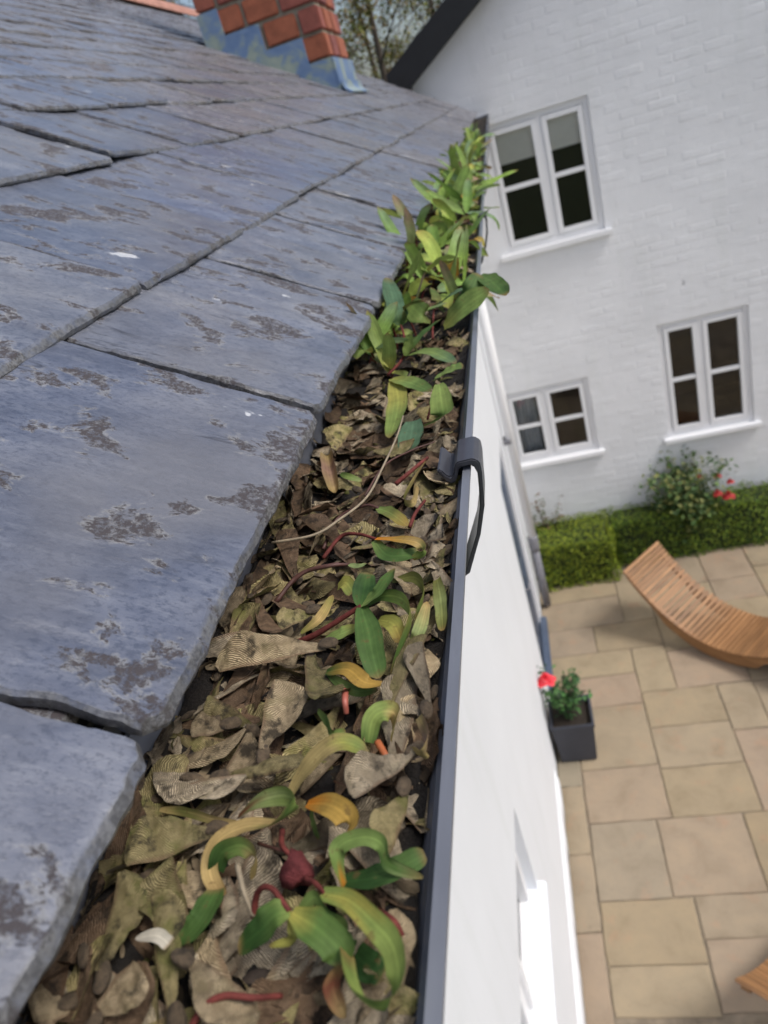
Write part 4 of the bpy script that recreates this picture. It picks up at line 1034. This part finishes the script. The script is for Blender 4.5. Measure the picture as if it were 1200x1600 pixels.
curled_leaf([(545,1500,2,0),(520,1540,6,20),(540,1590,4,40)], 6, [TAN, REDB, TAN], 'purple brown strip below the seedling leaves at bottom', n=18)
# --- folded yellow green leaf group before the bracket
seedling((668,650,2), [[(668,655,1),(672,640,4),(676,625,7)]], 1.1,
         [([(614,594,16,5),(622,620,15,5),(619,650,11,8),(609,684,4,10)], 17.5, [YEL, YEL, LIGHT, LIGHT]),
          ([(612,592,16,0),(640,598,18,0),(672,612,18,0)], 16.2, [YEL, LIGHT, GREEN]),
          ([(686,600,18,5),(690,630,14,10),(690,652,8,20),(660,668,4,20)], 18.8, [LIGHT, LIGHT, GREEN, GREEN])], 'seedling with yellow green strap leaves bent square before the bracket')
curled_leaf([(678,594,12,0),(702,580,17,0),(724,572,18,0)], 18.8, [LIGHT, LIGHT, GREEN], 'broad light green leaf reaching the rim before the bracket', ends=(.5,.4))
curled_leaf([(646,658,9,0),(642,682,7,0),(637,706,3,0)], 18.8, [BLUE, BLUE, BLUE], 'blue green leaf tip hanging left of the bracket', ends=(.6,.15))
# --- first big seedlings of the far cluster
seedling((606,586,2), [[(606,586,1),(630,558,6),(631,525,16),(626,508,22)],[(630,558,6),(634,556,8),(640,552,10)]], 1.4,
         [([(626,508,22,10),(618,480,36,20),(605,434,52,30)], 21.2, [GREEN, BLUE, BLUE]),
          ([(627,508,22,0),(634,482,34,-10),(662,470,38,-30)], 17.5, [DARK, OLIVE, DARK]),
          ([(634,556,9,0),(660,524,20,-10),(690,498,26,-20)], 17.5, [LIGHT, GREEN, GREEN]),
          ([(634,556,9,0),(672,550,15,0),(712,568,13,0)], 15.0, [LIGHT, LIGHT, BLUE]),
          ([(634,556,9,0),(640,535,18,0),(642,522,24,0)], 15.0, [LIGHT, LIGHT, LIGHT])], 'seedling with red stem and tall blue green leaf by slate edge')
seedling((676,520,2), [[(676,530,1),(676,512,8),(678,480,18)]], 1.4,
         [([(672,506,12,-30),(655,490,24,-35),(640,474,30,-30)], 25.0, [OLIVE, LIGHT, LIGHT]),
          ([(694,512,12,35),(722,482,26,45),(764,452,36,40)], 23.8, [YEL, LIGHT, LIGHT]),
          ([(678,482,18,0),(682,468,26,20),(675,450,32,40)], 11.2, [OLIVE, OLIVE, GREEN])], 'seedling with large yellow green leaf leaning over the rim')
seedling((735,452,4), [[(715,470,4),(738,440,20),(750,430,26)]], 1.2,
         [([(750,430,28,0),(768,440,30,0),(790,462,24,0)], 22.5, [GREEN, GREEN, DARK]),
          ([(712,480,14,35),(735,455,26,40),(748,428,36,40)], 22.5, [DARK, GREEN, GREEN]),
          ([(684,478,14,0),(705,462,22,0),(735,448,26,0)], 18.8, [BLUE, BLUE, BLUE])], 'seedling with green leaf hanging outside the gutter rim')
# --- far cluster, copied from a pool of leaves
pool = []
FG = (.22,.35,.075); FB = (.22,.32,.17)
cv = [[FG, FG, FB], [(.36,.48,.11), (.36,.48,.11), YEL], [FB, FB, FG], [GREEN, FG, FG], [YEL, LIGHT, LIGHT], [ORG, OCH, YEL], [OLIVE, PALE, PINK], [FG, LIGHT, FG]]
for i in range(24):
    rs = random.Random(300+i); ln = rs.uniform(.045, .075); w_ = rs.uniform(14, 20); dr_ = rs.uniform(-.1, 1.5)
    pts = [(Vector((u*ln*math.cos(dr_*u), 0, ln*(.55*u - dr_*.75*u*u))), rs.uniform(-20, 20)) for u in (0, .3, .6, 1)]
    pool.append(ribbon_mesh(pts, w_, cv[i % 8] if i != 13 and i != 21 else cv[1], n=12, nv=4, ends=(.25, .08), cup=.3, seed=i))
stems = []
for i in range(6):
    rs = random.Random(700+i); h_ = rs.uniform(.012, .030); m = MB(); a, b = rs.gauss(0, .006), rs.gauss(0, .006)
    pv = spline([(0, 0, -.006), (a, b, h_*.5), (a*.5, b*.4, h_)], 7); m.tube(pv, .0011, 6)
    me = make_mesh('stem', m.v, m.f, M['stem'], True); stems.append((me, pv[-1].copy()))
rs = random.Random(99)
cname = ['deep green', 'lime yellow', 'blue green', 'dark green', 'yellow', 'orange', 'dull pinkish', 'fresh green']
def far_seedling(x, y, k, scale, label, group):
    e_ = empty('seedling', (x, y, mound(x, y))); e_.rotation_euler = (rs.gauss(0, .25), rs.gauss(.12, .28), rs.uniform(0, 6.28)); e_.scale = (scale,)*3
    me, top = stems[k % 6]; obj('stem', me, e_)
    nl = rs.choice((2, 3, 3, 4, 4)); a0 = rs.uniform(0, 6.28); names = []
    for q in range(nl):
        pi = rs.randrange(24); names.append(cname[pi % 8]); l = obj('leaf', pool[pi], e_); l.location = top - Vector((0, 0, .004*(q//2))); l.rotation_euler = (rs.gauss(0, .2), rs.uniform(-.55, .5), a0+q*6.28/nl+rs.gauss(0, .3))
    names = sorted(set(names), key=names.index)[:2]
    tag(e_, '%d leaved seedling with %s leaves, %s' % (nl, ' and '.join(names), label) if group else label, 'seedling', group)
for y in [.74+.016*i for i in range(9)]:
    far_seedling(rs.uniform(-.148, -.071), y+rs.uniform(-.01, .01), rs.randrange(6), rs.uniform(.75, 1.05), 'in first tuft beyond bracket', 'seedlings in the tuft beyond the bracket')
for y in [.60+.02*i for i in range(7)]:
    far_seedling(rs.uniform(-.150, -.118), y, rs.randrange(6), rs.uniform(.7, .9), 'close to slates beyond bracket', 'seedlings in the tuft beyond the bracket')
for i in range(46):
    y = .90+1.25*i/46
    far_seedling(rs.uniform(-.148, -.071), y+rs.uniform(-.02, .02), rs.randrange(6), rs.uniform(.95, 1.35), 'halfway along gutter', 'seedlings halfway along the gutter')
for i in range(34):
    y = 2.1+1.8*i/34
    far_seedling(rs.uniform(-.148, -.071), y+rs.uniform(-.03, .03), rs.randrange(6), rs.uniform(.85, 1.35), 'near gutter end', 'far seedlings near the gutter end')
far_seedling(-.135, 1.0, 2, .9, 'lone small seedling stretching over the slate edge', None)

# ------------------------------------------------------------------ garden: hedges, bushes, planter, loungers, trees
def leaf_quad(mb, p, nrm, size, col, rs):
    t = nrm.orthogonal().normalized(); t = Quaternion(nrm, rs.uniform(0, 6.28)) @ t; b = nrm.cross(t)
    w_ = size*.5
    mb.add([p-t*size*.5, p+b*w_*.6+nrm*w_*.15, p+t*size*.5, p-b*w_*.6+nrm*w_*.15], [(0,1,2,3)], col)
def hedge(name, x0, x1, y0, y1, h, label, n, cols, seed):
    rs = random.Random(seed); root = empty(name, ((x0+x1)/2, (y0+y1)/2, 0)); o = root.location.copy()
    tag(root, label, 'hedge', None)
    def bulge(p, k=.045): return k*fbm(p.x*4.2, p.y*4.2+p.z*4.2, seed, 3)
    core = MB(); core.box(x0+.05-o.x, x1-.05-o.x, y0+.06-o.y, y1-.02-o.y, .0, h-.05); core.build('branches', M['foliage_core'], root)
    m = MB()
    aT, aF, aS = (x1-x0)*(y1-y0), (x1-x0)*h, (y1-y0)*h; tot = aT+aF+2*aS
    for i in range(n):
        q = rs.random()*tot
        if q < aT: p = Vector((rs.uniform(x0, x1), rs.uniform(y0, y1), h)); nr = Vector((0, 0, 1))
        elif q < aT+aF: p = Vector((rs.uniform(x0, x1), y0, h*rs.random())); nr = Vector((0, -1, .15))
        elif q < aT+aF+aS: p = Vector((x0, rs.uniform(y0, y1), h*rs.random())); nr = Vector((-1, 0, .15))
        else: p = Vector((x1, rs.uniform(y0, y1), h*rs.random())); nr = Vector((1, 0, .15))
        p += nr*(bulge(p) - rs.random()**2*.07)
        nn = (nr + Vector((rs.gauss(0, .5), rs.gauss(0, .5), rs.gauss(.2, .5)))).normalized()
        c = rs.choice(cols); k = rs.uniform(.65, 1.35)
        leaf_quad(m, p-o, nn, rs.uniform(.016, .030), tuple(a*k for a in c), rs)
    m.build('foliage', M['foliage'], root)
M['foliage_core'] = simple('hedge_core', (.016, .024, .008), .95, .4, 12)
BOX = [(.11,.16,.012), (.15,.20,.014), (.19,.24,.016), (.07,.115,.012), (.22,.26,.018)]
BOX2 = [(.07,.125,.015), (.10,.165,.016), (.14,.205,.018), (.05,.09,.012), (.18,.24,.02)]
hedge('box_hedge', WX+.02, .36, 6.50, 7.08, .54, 'square clipped yellow green box hedge in the corner by the near wall', 9000, BOX, 4)
hedge('box_hedge', .38, 3.4, 6.72, 7.08, .55, 'longer ragged dark green box hedge running to the right', 15000, BOX2, 8)
def bush(name, base, h, rad, nst, nlf, cols, label, cat, seed, lsize=(.03, .055), flowers=()):
    rs = random.Random(seed); root = empty(name, base); st = MB(); m = MB(); tips = []
    for i in range(nst):
        a = rs.uniform(0, 6.28); r = rad*rs.uniform(.3, 1); hh = h*rs.uniform(.55, 1)
        pv = spline([(0, 0, 0), (math.cos(a)*r*.35, math.sin(a)*r*.35, hh*.5), (math.cos(a)*r, math.sin(a)*r, hh)], 8)
        st.tube(pv, [.006*(1-.1*k) for k in range(8)], 5); tips.append(pv)
    st.build('stems', M['bark'], root)
    for i in range(nlf):
        pv = rs.choice(tips); t = rs.random()**.5; p = pv[min(7, int(t*8))] + Vector((rs.gauss(0, rad*.16), rs.gauss(0, rad*.16), rs.gauss(0, h*.06)))
        nn = Vector((rs.gauss(0, .5), rs.gauss(0, .5), 1)).normalized(); k = rs.uniform(.6, 1.3); c = rs.choice(cols)
        leaf_quad(m, p, nn, rs.uniform(*lsize), tuple(a*k for a in c), rs)
    m.build('foliage', M['foliage'], root)
    for (dx, dy, dz, r, mat) in flowers:
        fl = MB()
        for k in range(22):
            ring = k//6; a = k*2.4; rr = r*(.25+.25*ring); tl = .9-.22*ring
            c = Vector((math.cos(a)*rr, math.sin(a)*rr, r*(.7-.25*ring))); nn = Vector((math.cos(a)*tl, math.sin(a)*tl, 1-.15*ring)).normalized()
            t = nn.orthogonal().normalized(); b = nn.cross(t); s_ = r*.62
            vv = [c+(t*math.cos(q)+b*math.sin(q))*s_+nn*(.12*s_*math.cos(2*q)) for q in [i*6.283/7 for i in range(7)]]; fl.add([c-nn*.2*s_]+vv, [(0, i+1, (i+1) % 7+1) for i in range(7)])
        o = fl.build('flower', mat, root, (dx, dy, dz), True)
    tag(root, label, cat); return root
ROSE = [(.035,.075,.022), (.055,.105,.03), (.09,.14,.04), (.17,.18,.05)]
bush('rose_bush', (1.15, 6.90, 0), 1.0, .36, 34, 3600, ROSE, 'rose bush with red blooms behind the dark hedge', 'bush', 31, (.035, .07),
     [(.36,-.16,.64,.045,M['petal_dark']), (.26,-.18,.70,.035,M['petal_dark']), (.30,-.05,.82,.03,M['petal_dark']), (.40,-.1,.76,.028,M['petal_dark']), (.12,-.1,.88,.02,M['petal_dark'])])
bush('bronze_shrub', (-.24, 6.92, 0), .84, .17, 12, 480, [(.14,.09,.05), (.10,.12,.05), (.06,.09,.03), (.17,.10,.06)], 'small bronze leaved shrub rising from the corner hedge', 'shrub', 44, (.025, .05))
# planter
pl = empty('planter', (-.285, 4.335, .012)); tag(pl, 'square dark grey planter on the patio beside the wall', 'planter')
def ring(h, w_): return [(-w_, -w_, h), (w_, -w_, h), (w_, w_, h), (-w_, w_, h)]
vv = ring(0, .135)+ring(.36, .158)+ring(.362, .166)+ring(.40, .168)+ring(.40, .148)+ring(.33, .145)
ff = [(3,2,1,0)]
for k in range(5): ff += [(k*4+i, k*4+(i+1) % 4, k*4+4+(i+1) % 4, k*4+4+i) for i in range(4)]
m = MB(); m.add(vv, ff); m.build('pot', M['pot'], pl, bevel=.004)
m = MB(); m.quad((-.1455,-.1455,.345), (.1455,-.1455,.345), (.1455,.1455,.345), (-.1455,.1455,.345)); m.build('soil', M['soil'], pl)
bush('potted_rose', (-.285, 4.335, .36), .44, .20, 13, 420, [(.03,.085,.025), (.045,.12,.03), (.07,.15,.045), (.025,.06,.02)], 'leafy rose with one bright red bloom in grey planter', 'plant', 52, (.03, .06),
     [(-.125,-.03,.43,.052,M['petal'])])
# loungers
def lounger(loc, ax, label):
    root = empty('sun_lounger', loc); root.rotation_euler = (0, 0, ax); tag(root, label, 'sun lounger', None)
    prof = spline([(0, 0, .66), (.14, 0, .50), (.36, 0, .31), (.62, 0, .175), (.88, 0, .14), (1.12, 0, .185), (1.34, 0, .265), (1.56, 0, .30), (1.78, 0, .255)], 200)
    acc = 0; last = prof[0]; marks = [(prof[0], (prof[1]-prof[0]).normalized())]
    for i in range(1, 200):
        acc += (prof[i]-prof[i-1]).length
        if acc >= .0365: acc = 0; marks.append((prof[i], (prof[i]-prof[i-1]).normalized()))
    sm = MB(); sm.box(-.275, .275, -.0166, .0166, -.009, .009); so = sm.build('slat', M['wood'], root, bevel=.002); me = so.data
    for k, (p, t) in enumerate(marks):
        o = so if k == 0 else obj('slat', me, root)
        n_ = Vector((-t.z, 0, t.x)); mt = Matrix((Vector((0, 1, 0)), t, Vector((0, 1, 0)).cross(t))).transposed()
        o.matrix_local = Matrix.Translation(p) @ mt.to_4x4()
    for sy in (-.235, .235):
        rn = MB(); lowp = [(p.x, max(.0, p.z-.06-.02*math.sin(i/199*math.pi))) for i, p in enumerate(prof)][::8]; up = [(p.x, p.z-.0095) for p in prof][::8]
        # rocker follows the seat and flattens on the floor
        lowp = [(x, min(u[1]-.03, max(.012, z-.05 if .3 < x < 1.2 else z))) for (x, z), u in zip(lowp, up)]
        rn.prism([(x, z) for x, z in up]+[(x, z) for x, z in reversed(lowp)], sy-.02, sy+.02); rn.build('rocker', M['wood'], root)
    return root
ca = math.atan2(-.68, .735)
lounger((.545, 5.89, 0), ca, 'curved slatted wooden lounger near the dark hedge')
lounger((.577, 2.015, 0), R_(53), 'slatted wooden lounger of which only a corner shows')
# trees beyond the roof
def tree(base, h, seed, label, lean=0.0, leafy=1.0):
    rs = random.Random(seed); root = empty('tree', base); tk = MB(); br = MB(); lf = MB(); ends = []
    tp = spline([(0, 0, 0), (lean*.3, 0, h*.3), (lean*.7, .1, h*.62), (lean, 0, h)], 14); tk.tube(tp, [.13*(1-.066*i) for i in range(14)], 8)
    def grow(p, d, ln, r, lev):
        q = p + d*ln*.5 + Vector((rs.gauss(0, .06), rs.gauss(0, .06), rs.gauss(.02, .05)))*ln; e_ = p + d*ln + Vector((0, 0, .10*ln))
        pv = spline([p, q, e_], 5); br.tube(pv, [r*(1-.16*i) for i in range(5)], 4 if lev else 5, cap=False)
        if lev >= 3: ends.append(pv); return
        for k in range(rs.choice((3, 4, 4)) if lev < 2 else 4):
            pp = pv[rs.choice((2, 3, 4, 4))]; dd = (d*.8 + Vector((rs.gauss(0, .6), rs.gauss(0, .6), rs.gauss(.15, .45)))).normalized()
            grow(pp, dd, ln*rs.uniform(.5, .75), r*.5, lev+1)
    for i in range(15):
        a = i*2.4+rs.random(); t = .22+.75*i/15; p = tp[min(13, int(t*13))]
        grow(p, Vector((math.cos(a), math.sin(a), rs.uniform(.2, .9))).normalized(), h*.24*(1.1-.5*t), .035*(1.2-.8*t), 0)
    tk.build('trunk', M['bark'], root, smooth=True); br.build('branches', M['bark'], root)
    for pv in ends:
        for k in range(int(11*leafy+rs.random())):
            p = rs.choice(pv) + Vector((rs.gauss(0, .06), rs.gauss(0, .06), rs.gauss(0, .06))); c = rs.choice([(.16,.17,.03), (.21,.19,.05), (.12,.15,.03), (.22,.15,.06)]); kk = rs.uniform(.7, 1.2)
            leaf_quad(lf, p, Vector((rs.gauss(0, 1), rs.gauss(0, 1), rs.gauss(.5, 1))).normalized(), rs.uniform(.05, .10), tuple(a*kk for a in c), rs)
    if lf.v: lf.build('crown', M['foliage'], root)
    tag(root, label, 'tree', 'trees beyond the roof')
tree((-1.9, 14.5, 0), 8.6, 1, 'nearest half bare tree right of the chimney', .3, 1.2)
tree((-3.4, 17.0, 0), 9.5, 2, 'thin branched tree directly behind the chimney', -.4, .8)
tree((-1.0, 18.5, 0), 9.0, 3, 'leafier tree just left of the black bargeboard', .2, 1.3)
tree((-5.2, 16.0, 0), 8.5, 4, 'tree mostly hidden behind the slate roof ridge', .5, 1.0)
tree((-2.5, 21.0, 0), 9.5, 5, 'farthest olive leaved tree between chimney and bargeboard', -.2, 1.4)
